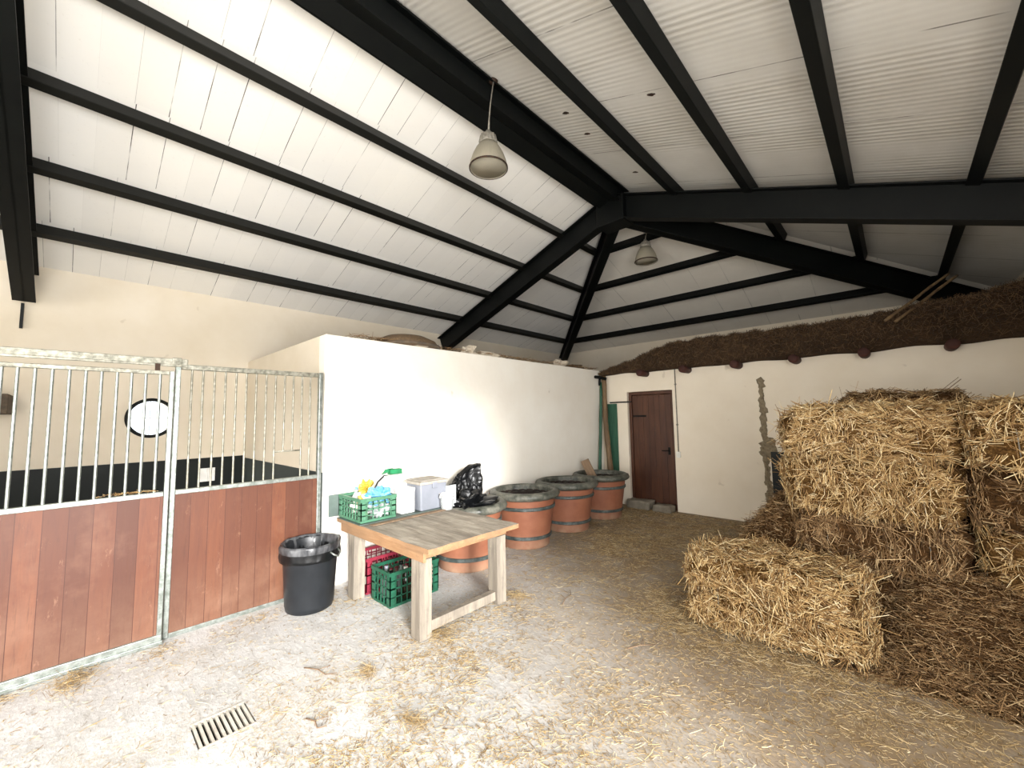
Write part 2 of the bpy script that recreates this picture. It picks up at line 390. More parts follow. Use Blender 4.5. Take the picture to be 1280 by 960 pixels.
# back wall with round window hole
def wall_hole():
    bm = bmesh.new(); cy, cz, r = .655, 1.72, .235; x0, x1 = XL-.3, XL; n = 48
    for x in (x1, x0):
        pass
    def ring(x): return [bm.verts.new((x, cy+r*math.cos(2*PI*k/n), cz+r*math.sin(2*PI*k/n))) for k in range(n)]
    def sq(x):
        out = []
        for k in range(n):
            a = 2*PI*k/n; c, s = math.cos(a), math.sin(a); m = .5/max(abs(c), abs(s)); out.append(bm.verts.new((x, cy+m*c, cz+m*s)))
        return out
    ri, ro, si, so = ring(x1), ring(x0), sq(x1), sq(x0)
    for k in range(n):
        j = (k+1) % n
        bm.faces.new((ri[k], ri[j], si[j], si[k])); bm.faces.new((ro[j], ro[k], so[k], so[j])); bm.faces.new((ri[j], ri[k], ro[k], ro[j]))
    y0, y1, z0, z1 = cy-.5, cy+.5, cz-.5, cz+.5
    zt = ZE + .05
    for a, b in (((x0, YN, 0), (x1, y0, zt)), ((x0, y1, 0), (x1, YE, zt)), ((x0, y0, 0), (x1, y1, z0)), ((x0, y0, z1), (x1, y1, zt))): box(bm, a, b)
    return bm
wb = struct('wall_back', wall_hole(), 'wall')
struct('wall_far', B(((XL-.3, YE, 0), (XRT+.3, YE+.25, ZE+.05))), 'wall')
OY0, OY1, OH = -3.0, 1.75, 2.95
struct('wall_right', B(((XRT, OY1, 0), (XRT+.3, YE, ZE+.05)), ((XRT, YN, 0), (XRT+.3, OY0, ZE+.05)), ((XRT, OY0, OH), (XRT+.3, OY1, ZE+.05))), 'wall')
bm = B(((XL-.3, YN-.25, 0), (-3.4, YN, ZE)), ((.2, YN-.25, 0), (XRT+.3, YN, ZE)), ((-3.4, YN-.25, 3.1), (.2, YN, ZE)))  # unseen wall; its opening is added for fill light
vs = [bm.verts.new(p) for p in ((XL-.3, YN, ZE), (XRT+.3, YN, ZE), (XR, YN, ZR+.1), (XL-.3, YN-.25, ZE), (XRT+.3, YN-.25, ZE), (XR, YN-.25, ZR+.1))]
for f in ((0, 1, 2), (5, 4, 3), (0, 2, 5, 3), (1, 4, 5, 2)): bm.faces.new([vs[i] for i in f])
struct('wall_front', bm, 'wall')
# ceilings: slabs 6 cm thick
def slab(name, poly, mat):
    bm = bmesh.new(); lo = [bm.verts.new(p) for p in poly]; hi = [bm.verts.new((p[0], p[1], p[2]+.06)) for p in poly]; n = len(poly)
    bm.faces.new(lo[::-1]); bm.faces.new(hi)
    for i in range(n): bm.faces.new((lo[i], lo[(i+1) % n], hi[(i+1) % n], hi[i]))
    bmesh.ops.recalc_face_normals(bm, faces=bm.faces); return struct(name, bm, mat)
ov = .35
cl_l = slab('ceiling', [(XR, YN-.3, ZR), (XL-ov, YN-.3, ZE-T*ov), (XL-ov, YE+ov, ZE-T*ov), (XR, YA, ZR)], 'ceil_left')
cl_r = slab('ceiling', [(XR, YN-.3, ZR), (XR, YA, ZR), (XRT+ov, YE+ov, ZE-T*ov), (XRT+ov, YN-.3, ZE-T*ov)], 'ceil_right')
cl_h = slab('ceiling', [(XR, YA, ZR), (XL-ov, YE+ov, ZE-T*ov), (XRT+ov, YE+ov, ZE-T*ov)], 'ceil_hip')
for (x, y) in ((-2.283, 3.311), (-2.30, 3.742), (-2.233, 4.757), (-1.375, 3.308)):
    bm = bmesh.new(); lump(bm, (0, 0, 0), (.035, .022, .006), x, .5, 2)
    o = finish('rust_spot', bm, 'bolt', cl_r); o.location = (x, y, zroof(x)-.002); o.rotation_euler = (0, TH, 0)
    o['label'] = 'small rust brown spot'
# box room (tall white partition)
PX, PY, PH = -4.22, 1.71, 2.54
wp = struct('wall_left', B(((PX-.15, PY, 0), (PX, 7.1, PH))), 'wall_white', bevel=.008)
ws = struct('wall_side', B(((XL, PY, 0), (PX-.15, PY+.15, PH))), 'wall', bevel=.004)
struct('ceiling', B(((XL, PY+.15, PH-.12), (PX-.15, YE, PH-.01))), 'wood' if 'wood' in MAT else 'timber')
struct('trim_1', B(((XL, PY-.012, 0), (PX-.0, PY-.001, 1.13))), 'dado_lit')
# door wall with opening
DY = 7.1; DX0, DX1, DZ = -3.69, -2.83, 2.09
wd = struct('wall_door', B(((PX, DY, 0), (DX0, DY+.22, 2.46)), ((DX1, DY, 0), (XRT, DY+.22, 2.46)), ((DX0, DY, DZ), (DX1, DY+.22, 2.46))), 'wall_door')
struct('trim_2', B(((XL, DY+.22, 2.30), (XRT, YE, 2.42))), 'timber')
struct('trim_3', B(((-1.40, DY-.02, 0), (XRT, DY-.001, 1.08))), 'dado')
struct('trim_4', B(((XL+.001, -2.4, 0), (XL+.02, PY-.013, 1.165))), 'dado')
# bare mortar scar
bm = bmesh.new(); zz = .16; k = 0
while zz < 2.12:
    h = random.uniform(.05, .1); w = random.uniform(.03, .055) + (.06 if 1.02 < zz < 1.2 else 0); xo = -1.465 + (.03 if 1.02 < zz < 1.2 else 0) + random.uniform(-.012, .012) - (zz-1.1)*.012
    lump(bm, (xo, DY, zz), (w, .018, h), k, .9, 2, 2.5); zz += .065; k += 1
finish('mortar_scar', bm, 'mortar', wd)['label'] = 'ragged vertical strip of bare mortar'
# stall side wall at the far left
struct('wall_stall', B(((XL+.02, -2.5, 0), (PX-.1, -2.4, 2.3))), 'wall')

# round window
wr = empty('window_1', (XL, .655, 1.72)); wr['kind'] = 'structure'
def tor(R, r, n=48, m=10):
    bm = bmesh.new(); rr = [[bm.verts.new((r*math.sin(2*PI*j/m), (R+r*math.cos(2*PI*j/m))*math.cos(2*PI*i/n), (R+r*math.cos(2*PI*j/m))*math.sin(2*PI*i/n))) for j in range(m)] for i in range(n)]
    for i in range(n):
        for j in range(m): bm.faces.new((rr[i][j], rr[(i+1) % n][j], rr[(i+1) % n][(j+1) % m], rr[i][(j+1) % m]))
    bmesh.ops.recalc_face_normals(bm, faces=bm.faces); return bm
finish('window_frame', tor(.235, .02), 'steel', wr, True)
bm = bmesh.new(); tube(bm, [(-.2, 0, 0), (-.19, 0, 0)], .234, 48); finish('pane', bm, 'glass', wr)
bm = bmesh.new(); tube(bm, [(-.18, 0, -.23), (-.18, 0, .23)], .003, 6); tube(bm, [(-.18, -.23, 0), (-.18, .23, 0)], .003, 6); finish('window_bar', bm, 'steel', wr)

# door
dr = empty('door_1', (DX0, DY+.08, 0)); dr['kind'] = 'structure'
W_ = DX1-DX0
finish('door_frame', B(((.004, -.02, 0), (.055, .06, DZ-.004)), ((W_-.055, -.02, 0), (W_-.004, .06, DZ-.004)), ((.055, -.02, DZ-.06), (W_-.055, .06, DZ-.004))), 'door_wood', dr, bevel=.004)
bm = bmesh.new(); x = .06
while x < W_-.07:
    w = min(.105, W_-.06-x); box(bm, (x, .005, .09), (x+w-.005, .035, DZ-.07)); x += .105
box(bm, (.06, .015, .09), (W_-.06, .045, DZ-.065))
leaf = finish('door_leaf', bm, 'door_wood', dr, bevel=.003)
bm = bmesh.new(); tube(bm, [(W_-.13, .005, 1.02), (W_-.13, -.05, 1.02), (W_-.24, -.055, 1.02)], .009, 8); box(bm, (W_-.15, -.002, .95), (W_-.11, .006, 1.08)); finish('door_handle', bm, 'steel', leaf)
for z in (1.62,):
    finish('hinge', B(((.07, -.006, z), (.33, .004, z+.035))), 'steel', leaf)
bm = bmesh.new()
for i, (x, y, w, d, h) in enumerate(((-3.45, 7.0, .42, .26, .14), (-3.02, 6.98, .3, .22, .11))):
    st = B(((-w/2, -d/2, 0), (w/2, d/2, h)))
    bmesh.ops.subdivide_edges(st, edges=st.edges, cuts=4, use_grid_fill=True)
    for v in st.verts: v.co += Vector([noise.noise(v.co*9+Vector((i*5+q, q, 1))) for q in range(3)])*.018
    o = finish('stone_step', st, 'stone', None, True); o.location = (x, y, 0); 
    for v in o.data.vertices: v.co.z = max(v.co.z, 0)
    tag(o, ['large grey stone step in front of the brown door, left one', 'smaller grey stone beside the step at the right door jamb'][i], 'stone', 'stones before the door')

# ---------------------------------------------------------------- steelwork
def steel(name, p0, p1, w, h, label, mat='steel', group=None, I=False, cat='beam', up=Vector((0, 0, 1))):
    bm = bmesh.new(); beam(bm, p0, p1, w, h, True, up, I); o = finish(name, bm, mat, None, bevel=.006 if not I else .002); return tag(o, label, cat, group)
upL = Vector((-T, 0, 1)).normalized(); upR = Vector((T, 0, 1)).normalized(); upH = Vector((0, T, 1)).normalized()
nm = ['first', 'second', 'third', 'fourth']
for k in range(4):
    d = .935 + .85*k; e_ = .004
    steel('steel_purlin', (XR-d, YN+.01, ZR-T*d-e_), (XR-d, YA+d-.07, ZR-T*d-e_), .085, .115, f'long dark steel purlin under the white left roof slope, {nm[k]} below the ridge', 'steel_brown', 'purlins of the left roof slope', cat='purlin', up=upL)
for k in range(4):
    d = .935 + .85*k
    steel('steel_purlin', (XR+d, YN+.01, ZR-T*d-e_), (XR+d, YA+d-.07, ZR-T*d-e_), .095, .12, f'dark green steel purlin under the ribbed right roof slope, {nm[k]} from the ridge', 'steel', 'purlins of the right roof slope', cat='purlin', up=upR)
for k in range(4):
    d = .93 + .86*k
    steel('steel_purlin', (XR-d+.07, YA+d, ZR-T*d-e_), (XR+d-.07, YA+d, ZR-T*d-e_), .085, .115, f'short dark purlin across the far hip end, {nm[k]} below the apex', 'steel', 'purlins of the hip end', cat='purlin', up=upH)
rb = empty('ridge_beam', (XR, YN+.01, ZR)); tag(rb, 'double dark green steel ridge beam running along the roof peak', 'beam')
for sgn in (-1, 1):
    bm = bmesh.new(); L_ = YA-YN-.1
    if True:
        x = sgn*.15; zt = -abs(x)*T - .012
        beam(bm, (x, 0, zt), (x, L_, zt), .17, .2, True, upL if sgn < 0 else upR, True); box(bm, (x-.075, 0, zt-.17), (x-.06, L_, zt-.03))
    finish('ridge_girder', bm, 'steel', rb, bevel=.002)
bm = bmesh.new(); tube(bm, [(0.0, 0, -.2), (.0, L_, -.2)], .009, 8); c_ = finish('conduit', bm, 'bolt', rb, True); c_['label'] = 'thin rusty pipe along the ridge'
# portal rafters (frame at the apex and the near one)
def rafter(y, side, label, group, x_end=None, yend=None, gap=.105, w=.16, h=.34):
    x1 = XL+.0 if side < 0 else XRT-.0
    p0 = (XR, y, ZR-gap); p1 = (x1 - side*.01, y, ZR - gap - T*abs(x1-XR) + .01)
    bm = bmesh.new(); beam(bm, p0, p1, w, h, True, Vector((0, 0, 1)), True)
    # stiffened web
    beam(bm, p0, p1, w*.12, h, True)
    return tag(finish('steel_rafter', bm, 'steel', None, bevel=.002), label, 'rafter', group)
rafter(5.23, -1, 'dark steel rafter falling from the apex to the left behind the white box room', 'main rafters')
rafter(5.23, 1, 'deep dark green steel rafter running right from the apex above the bales', 'main rafters')
rl = rafter(-.46, -1, 'near dark steel rafter at the left edge above the stall bars', 'near rafters', w=.17, h=.38)
rafter(-.46, 1, 'near dark steel rafter overhead on the right roof slope', 'near rafters', w=.17, h=.36)
bm = B(((XL+.02, -.487, 2.72), (XL+.05, -.463, 3.0))); tag(finish('steel_bracket', bm, 'steel'), 'thin dark steel rod hanging on the wall under the near left rafter', 'bracket')
def hip(side, label):
    p0 = Vector((XR, YA, ZR-.13)); x1 = XL+.06 if side < 0 else XRT-.06; d = abs(x1-XR)
    p1 = Vector((x1, YA+d, ZR-.13-T*d)); bm = bmesh.new()
    beam(bm, p0, p1, .16, .27 if side < 0 else .33, True, Vector((0, 0, 1)), True); beam(bm, p0, p1, .05, .27 if side < 0 else .33)
    return tag(finish('hip_rafter', bm, 'steel', None, bevel=.002), label, 'rafter', 'hip rafters')
hip(-1, 'dark steel hip rafter falling from the apex to the far left corner')
hip(1, 'heavy dark steel hip rafter falling from the apex to the far right corner')
bm = bmesh.new(); box(bm, (XR-.22, 5.13, ZR-.56), (XR+.22, 5.45, ZR-.2)); tag(finish('apex_plate', bm, 'steel', bevel=.01), 'dark steel node plate joining ridge, rafters and hips at the apex', 'steel plate')

# ---------------------------------------------------------------- pendant lamps
def pendant(loc, ctop, label):
    r = empty('pendant_lamp', loc); tag(r, label, 'lamp', 'bell shaped pendant lamps')
    bm = bmesh.new(); lathe(bm, [(.172, 0), (.178, .012), (.168, .06), (.145, .13), (.115, .19), (.085, .235), (.08, .235), (.108, .19), (.138, .13), (.16, .06), (.168, .012)], 48, close=True)
    sh = finish('lamp_shade', bm, 'lamp_glass', r, True)
    bm = bmesh.new(); lathe(bm, [(.165, .006), (.165, .012), (0.0, .0125)], 40); finish('lens', bm, 'lamp_glass', r, True)
    bm = bmesh.new(); lathe(bm, [(.176, -.004), (.182, 0), (.182, .01), (.176, .014), (.17, .006)], 48, close=True); finish('shade_rim', bm, 'bolt', sh, True)
    def rib(a, rr, z, i): return rr*(1+.06*math.cos(14*a)), z
    bm = bmesh.new(); lathe(bm, [(.06, .225), (.082, .235), (.084, .26), (.072, .32), (.05, .335), (.03, .34), (.02, .375), (0, .38)], 56, fn=rib); finish('lamp_housing', bm, 'rope', r, True)
    bm = bmesh.new(); lathe(bm, [(0, .215), (.03, .18), (.04, .12), (.028, .07), (0, .05)], 20); finish('bulb', bm, 'white_plastic', r, True)
    bm = bmesh.new(); h = ctop
    tube(bm, [(0, 0, .37), (.004, .03, .37+(h-.37)*.5), (0, .08, h)], .006, 8); tube(bm, [(.012, .003, .38), (-.008, .03, .37+(h-.37)*.4), (.006, .08, h)], .004, 6); cr = finish('cord', bm, 'rope', r, True)
    bm = bmesh.new(); lathe(bm, [(0, h-.02), (.04, h-.015), (.045, h), (0, h+.005)], 20, loc=(0, .08, 0)); finish('ceiling_hook', bm, 'bolt', cr, True)
pendant((-2.62, 2.52, 3.97), zroof(-2.62)-3.97-.01, 'bell shaped pendant lamp hanging from the ridge beam, the nearer one')
pendant((-2.80, 6.22, 4.14), zroof(-2.8, 6.22)-4.14-.01, 'small far bell shaped pendant lamp below the hip end')

# ---------------------------------------------------------------- stall front
def bar_mesh(h, r=.0078):
    bm = bmesh.new(); tube(bm, [(0, 0, 0), (0, 0, h)], r, 10, False); return bm
st = empty('stall_partition', (PX, .545, 0)); tag(st, 'fixed stall front with upright bars over red brown planks, beside the white wall', 'stall front')
y1 = 1.665-.545
finish('post', B(((-.02, -.02, 0), (.02, .015, 2.11))), 'galv', st, bevel=.004)
finish('post', B(((-.025, y1-.015, 0), (.025, y1+.02, 2.13))), 'galv', st, bevel=.004)
finish('middle_rail', B(((-.022, .016, 1.085), (.022, y1-.016, 1.12))), 'galv', st, bevel=.004)
finish('bottom_rail', B(((-.022, .016, 0), (.022, y1-.016, .035))), 'galv', st, bevel=.004)
finish('plank_infill', B(((-.014, .016, .035), (.014, y1-.016, 1.085))), 'planks', st)
tr = finish('top_rail', B(((-.024, .016, 2.085), (.024, y1-.016, 2.125))), 'galv_dull', st, bevel=.004)
b0 = finish('bar', bar_mesh(.965), 'galv_dull', st, True); b0.location = (0, .634-.545, 1.12)
hy = (1.339, 1.416)
for y in (.709, .789, .867, .946, 1.024, 1.101, 1.182, 1.261, 1.494, 1.571):
    c = b0.copy(); C.objects.link(c); c.parent = st; c.location = (0, y-.545, 1.12)
for y in hy:
    c = finish('bar', bar_mesh(2.09-1.37), 'galv_dull', st, True); c.location = (0, y-.545, 1.37)
bm = bmesh.new(); tube(bm, [(0, 1.262-.545, 1.37), (0, 1.494-.545, 1.37)], .007, 8); finish('feed_hatch_bar', bm, 'galv_dull', st, True)
# sliding gate with its track
tk = finish('gate_track', B(((PX-.03, -2.35, 2.115), (PX+.03, .60, 2.165)), ((PX+.02, -2.35, 2.10), (PX+.034, .60, 2.12))), 'galv_dull', None, bevel=.004)
tag(tk, 'grey overhead steel track above the sliding stall gate', 'rail')
finish('track_bracket', B(((PX-.036, .50, 2.105), (PX+.036, .56, 2.172))), 'galv_dull', tk, bevel=.004)
gx = PX+.055
gt = empty('stall_gate', (gx, -.95, 0)); tag(gt, 'sliding stall gate with upright bars over dusty red brown planks, at the left edge', 'gate')
g1 = .515+.95
finish('stile', B(((-.016, g1-.03, .03), (.016, g1, 2.06))), 'galv', gt, bevel=.004)
finish('stile', B(((-.016, 0, .03), (.016, .03, 2.06))), 'galv', gt, bevel=.004)
finish('top_rail', B(((-.016, .031, 2.03), (.016, g1-.031, 2.06))), 'galv_dull', gt, bevel=.004)
finish('middle_rail', B(((-.018, .031, 1.09), (.018, g1-.031, 1.125))), 'galv', gt, bevel=.004)
finish('bottom_rail', B(((-.03, 0, .01), (.03, g1, .07)), ((.02, 0, .002), (.045, g1+.005, .03))), 'galv', gt, bevel=.005)
finish('plank_infill', B(((-.012, .031, .07), (.012, g1-.031, 1.09))), 'planks', gt)
gb = finish('bar', bar_mesh(.905, .0095), 'galv', gt, True); ys = [-.348+.95-.078*k for k in range(1, 8)] + [y+.95 for y in (-.348, -.282, -.207, -.13, -.051, .028, .107, .188, .266, .346, .429)]
for i, y in enumerate(ys):
    c = gb if i == 0 else gb.copy()
    if i: C.objects.link(c); c.parent = gt
    c.location = (0, y, 1.125)
for y in (.31, 1.36):
    finish('hanger', B(((-.008, y-.015, 2.06), (.008, y+.015, 2.114))), 'bolt', gt)
# square plate on the dark dado, timber end at the left
bm = B(((0, -.09, -.09), (.02, .09, .09)), ((.02, -.085, .02), (.026, .085, .03)), ((.02, -.085, -.03), (.026, .085, -.02)), ((.02, -.004, -.085), (.026, .004, .085)))
o = finish('wall_plate', bm, 'white_card', None, bevel=.003); o.location = (XL+.02, 1.26, .935); tag(o, 'small square whitish plate fixed on the dark dado inside the stall', 'plate')
bm = bmesh.new(); box(bm, (0, 0, 0), (.55, .22, .2)); o = finish('timber_beam', bm, 'timber', None, bevel=.01); o.location = (XL+.0, -.70, 1.77)
tag(o, 'dark weathered timber end jutting from the stall wall at the left edge', 'timber')
def strand_box(n, x0, x1, y0, y1, z, lm=.05, ls=.03):
    P = np.stack([rng.uniform(x0, x1, n), rng.uniform(y0, y1, n), z + rng.uniform(0, .01, n)], 1)
    D = rng.normal(size=(n, 3)); D[:, 2] *= .12; return P, D, np.clip(rng.normal(lm, ls, n), .02, .2)
P, D, L = strand_box(60, PX+.035, PX+.075, .12, .44, 1.135, .05); o = straw_mesh('hay_wisps', P, D, L, np.full(60, .0016), 'straw'); tag(o, 'few dry hay wisps lying on the gate middle rail', 'hay')

# ---------------------------------------------------------------- drain
dg = empty('floor_drain', (-2.805, .63, 0)); tag(dg, 'square iron drain grate set in the pale floor near the stall gate', 'drain')
bm = bmesh.new(); hs = .115
for i in range(10):
    y = -hs + i*(2*hs)/9; box(bm, (-hs, y-.006, -.02), (hs, y+.006, .002))
box(bm, (-hs-.012, -hs-.012, -.02), (-hs, hs+.012, .003)); box(bm, (hs, -hs-.012, -.02), (hs+.012, hs+.012, .003))
finish('grate', bm, 'concrete_pale', dg)
finish('pit', B(((-.124, -.128, -.149), (.124, .128, -.12)), ((-.124, -.128, -.12), (-.116, .128, -.021)), ((.116, -.128, -.12), (.124, .128, -.021)), ((-.116, -.128, -.12), (.116, -.122, -.021)), ((-.116, .122, -.12), (.116, .128, -.021))), 'pit', dg)

# ---------------------------------------------------------------- rubbish bin
bn = empty('rubbish_bin', (-3.93, 1.50, 0)); tag(bn, 'black plastic rubbish bin with a black liner, standing against the plank stall front', 'bin')
bm = bmesh.new(); prof = [(.205, 0), (.222, .012), (.232, .06), (.262, .58), (.275, .60), (.278, .635), (.268, .645), (.262, .63), (.25, .58), (.215, .05), (0, .04)]
lathe(bm, prof, 64); finish('body', bm, 'black_plastic', bn, True)
def crink(a, r, z, i):
    n_ = noise.noise(Vector((math.cos(a)*3, math.sin(a)*3, z*6+i*.3))); m_ = noise.noise(Vector((math.cos(a)*9, math.sin(a)*9, i*.6)))
    return r + .012*n_ + .006*m_, z + (.018*n_+.012*m_ if i in (0, 1) else .006*n_)
bm = bmesh.new(); lathe(bm, [(.288, .50), (.29, .53), (.286, .585), (.292, .64), (.283, .662), (.268, .655), (.25, .58), (.235, .42), (.22, .2), (.14, .1), (0, .09)], 96, fn=crink)
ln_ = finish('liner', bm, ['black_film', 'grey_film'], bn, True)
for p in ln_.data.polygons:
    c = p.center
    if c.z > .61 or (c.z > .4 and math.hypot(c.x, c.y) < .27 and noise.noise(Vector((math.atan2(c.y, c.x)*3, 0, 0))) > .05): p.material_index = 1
for a in (.55, 3.3):
    bm = bmesh.new(); c, s = math.cos(a), math.sin(a)
    tube(bm, [(c*.275-s*.06, s*.275+c*.06, .575), (c*.315-s*.05, s*.315+c*.05, .545), (c*.325, s*.325, .52), (c*.315+s*.05, s*.315-c*.05, .545), (c*.275+s*.06, s*.275-c*.06, .575)], .009, 8); finish('handle', bm, 'galv' if a < 1 else 'black_plastic', bn, True)['label'] = 'white bin handle' if a < 1 else 'black bin handle'

bn.scale = (.86, .86, .87)

# ---------------------------------------------------------------- work table
tb = empty('work_table', (-3.30, 2.28, 0)); tag(tb, 'rough weathered wooden work table against the white wall, crates on and under it', 'table')
def rough_box(a, b, cuts, amp, seed):
    bm = B((a, b)); bmesh.ops.subdivide_edges(bm, edges=bm.edges, cuts=cuts, use_grid_fill=True)
    for v in bm.verts:
        v.co += Vector((noise.noise(v.co*7+Vector((seed, 0, 0))), noise.noise(v.co*7+Vector((0, seed, 5))), noise.noise(v.co*7+Vector((3, 0, seed)))))*amp
    return bm
bm = rough_box((-.76, -.49, .665), (.76, .48, .70), 14, .006, 2)
tt = finish('tabletop', bm, ['table_top', 'table_edge'], tb)
for p in tt.data.polygons:
    if abs(p.normal.z) < .5: p.material_index = 1
for i, (x, y) in enumerate(((.56, -.41), (.56, .40), (-.50, -.41), (-.50, .40))):
    bm = rough_box((-.06, -.055, 0), (.06, .055, .585), 5, .004, i*3)
    bm.verts.ensure_lookup_table()
    lg = finish('leg', bm, 'table_leg', tb, bevel=.004); lg.location = (x, y, 0)
finish('apron', B(((-.70, -.475, .585), (.68, -.45, .664)), ((-.44, -.464+.02, .585), (.5, -.43, .664))), 'table_edge', tb, bevel=.003)
finish('apron', B(((.62, -.44, .60), (.645, .44, .664))), 'table_edge', tb, bevel=.003)
finish('apron', B(((-.70, .43, .585), (.6, .46, .664))), 'table_edge', tb, bevel=.003)
finish('stretcher', rough_box((.54, -.35, .035), (.60, .34, .11), 5, .004, 9), 'table_leg', tb, bevel=.003)
finish('stretcher', rough_box((-.53, -.35, .1), (-.47, .34, .17), 4, .004, 5), 'table_leg', tb, bevel=.003)

# ---------------------------------------------------------------- slatted crates
def crate(loc, sx, sy, h, mat, label, rz=0, group='slatted plastic crates'):
    r = empty('plastic_crate', loc, rz); tag(r, label, 'crate', group); t = .008; X, Y = sx/2, sy/2
    finish('crate_bottom', B(((-X+.02, -Y+.02, 0), (X-.02, Y-.02, .012))), mat, r)
    def side(along_x):
        Ls = sx if along_x else sy
        bm = bmesh.new(); n = max(4, int(Ls/.055)); k = 0
        def bb(u0, u1, z0, z1, t0=0, t1=t): box(bm, (u0, t0, z0), (u1, t1, z1))
        bb(-Ls/2, Ls/2, h-.03, h, -.004, t+.002); bb(-Ls/2+.005, Ls/2-.005, 0, .022); bb(-Ls/2, Ls/2, h*.5, h*.5+.014)
        bb(-Ls/2, Ls/2, h*.27, h*.27+.008); bb(-Ls/2, Ls/2, h*.74, h*.74+.008)
        bb(-Ls/2, -Ls/2+.05, .02, h-.02); bb(Ls/2-.05, Ls/2, .02, h-.02)
        for i in range(1, n): u = -Ls/2 + Ls*i/n; bb(u-.004, u+.004, .02, h-.02)
        # hand hole surround
        bb(-.06, .06, h-.065, h-.055); bb(-.065, -.055, h-.065, h-.02); bb(.055, .065, h-.065, h-.02)
        bmesh.ops.recalc_face_normals(bm, faces=bm.faces); return bm
    for i, (ax, off, ang) in enumerate(((True, (0, -Y, 0), 0), (True, (0, Y, 0), PI), (False, (X, 0, 0), PI/2), (False, (-X, 0, 0), -PI/2))):
        o = finish('crate_side', side(ax), mat, r); o.location = off; o.rotation_euler.z = ang
    return r
crate((-3.83, 1.985, .712), .46, .36, .215, 'green_plastic', 'light green slatted plastic crate full of junk on the work table')
crate((-3.50, 2.21, 0), .33, .52, .30, 'dkgreen_plastic', 'dark green slatted crate of bottles on the floor under the table')
crate((-3.93, 2.20, 0), .33, .50, .33, 'red_plastic', 'crimson red slatted crate on the floor under the table, behind the green one')

def thing1(name, bm, mat, loc, label, cat, group=None, rz=0, bevel=0, smooth=False):
    o = finish(name, bm, mat, None, smooth, bevel); o.location = loc; o.rotation_euler.z = rz; return tag(o, label, cat, group)
# tray and slat under the crate
thing1('tray', B(((-.24, -.50, 0), (.24, .50, .004)), ((.225, -.50, .004), (.24, .50, .010))), 'plate_grey', (-3.80, 2.28, .7035), 'flat dark grey tray lying on the table under the light green crate', 'tray', bevel=.001)
thing1('wooden_strip', B(((-.03, -.42, 0), (.03, .42, .008))), 'board', (-3.49, 2.27, .7045), 'thin grey brown wooden slat lying on the tabletop along the tray', 'slat', bevel=.002)
thing1('grey_sheet', B(((-.006, -.14, 0), (.006, .14, .21))), 'plate_grey', (-4.09, 1.86, .712), 'dark grey green plastic sheet upright on the table left of the green crate', 'sheet', bevel=.003)
# contents of the light green crate
def bottle(loc, r, h, mat, label, tilt=(0, 0, 0), group=None, cap='white_plastic'):
    o = empty('bottle', loc); o.rotation_euler = tilt; tag(o, label, 'bottle', group)
    bm = bmesh.new(); lathe(bm, [(r*.9, 0), (r, .006), (r, h*.6), (r*.85, h*.68), (r*.38, h*.8), (r*.34, h*.93), (0, h*.93)], 20); finish('body', bm, mat, o, True)
    bm = bmesh.new(); lathe(bm, [(r*.42, h*.9), (r*.42, h), (0, h)], 16); finish('cap', bm, cap, o, True); return o
bottle((-3.72, 1.90, .74), .035, .24, 'yellow', 'yellow squeeze bottle at the front corner of the light green crate', (.25, 0, 0))
bottle((-3.95, 1.92, .74), .035, .25, 'white_plastic', 'white plastic bottle leaning left in the light green crate', (-.2, -.35, 0), cap='blue_film')
bottle((-3.83, 1.93, .80), .032, .20, 'white_plastic', 'white tube lying across the top of the light green crate', (1.2, .5, .4), cap='white_plastic')
bottle((-3.98, 2.05, .74), .03, .24, 'dark_glass', 'dark bottle at the back of the light green crate', (.1, -.2, 0), cap='steel')
def crumple(name, loc, r, mat, label, cat, seed, amp=.9, sub=4):
    bm = bmesh.new(); lump(bm, (0, 0, 0), r, seed, amp, sub, 2.6); return thing1(name, bm, mat, loc, label, cat, smooth=False)
crumple('plastic_bag', (-3.70, 2.04, .92), (.085, .10, .07), 'blue_film', 'crumpled bright blue plastic bag on top of the light green crate', 'bag', 2)
crumple('plastic_bag', (-3.70, 2.03, .80), (.1, .09, .06), 'clear', 'crumpled clear plastic bag inside the light green crate', 'bag', 5)
crumple('yellow_glove', (-3.92, 2.02, .965), (.05, .06, .075), 'yellow', 'crumpled yellow rubber glove sticking out of the light green crate', 'glove', 8)
crumple('rag', (-3.80, 1.99, .90), (.13, .09, .03), 'white_card', 'folded off white rag across the light green crate', 'rag', 12, .6)
bm = bmesh.new(); tube(bm, [(0, 0, 0), (.02, .03, .14), (.0, .08, .22), (-.02, .16, .27), (-.02, .26, .25)], .009, 8)
thing1('black_cable', bm, 'black_plastic', (-3.88, 2.04, .80), 'bent black cable rising out of the light green crate', 'cable', smooth=True)
# boxes behind
def carton(loc, sx, sy, h, label, mat='white_card', rz=0):
    o = empty('cardboard_box', loc, rz); tag(o, label, 'box', 'white boxes on the table')
    finish('body', B(((-sx/2, -sy/2, 0), (sx/2, sy/2, h-.012))), mat, o, bevel=.003)
    finish('lid', B(((-sx/2-.004, -sy/2-.004, h-.03), (sx/2+.004, sy/2+.004, h))), 'white_card', o, bevel=.002); return o
carton((-3.70, 2.32, .712), .13, .15, .245, 'narrow white box standing beside the light green crate')
carton((-3.98, 2.31, .712), .30, .34, .27, 'large white box behind, under the smaller white boxes')
carton((-3.99, 2.33, .984), .22, .28, .085, 'flat white box on top of the large white box', rz=.1)
bm = bmesh.new()
for i in range(4): tube(bm, [(.0, -.09+.01*i, .012+.012*i), (.03, -.03, .03+.01*i), (.0, .03, .02+.012*i), (-.03, .07, .03+.004*i)], .006, 6)
box(bm, (-.03, -.01, .0), (.035, .13, .05))
thing1('strap_roll', bm, 'green_tape', (-3.96, 2.30, 1.072), 'rolled green webbing strap on top of the flat white box', 'strap', smooth=False, bevel=.002)
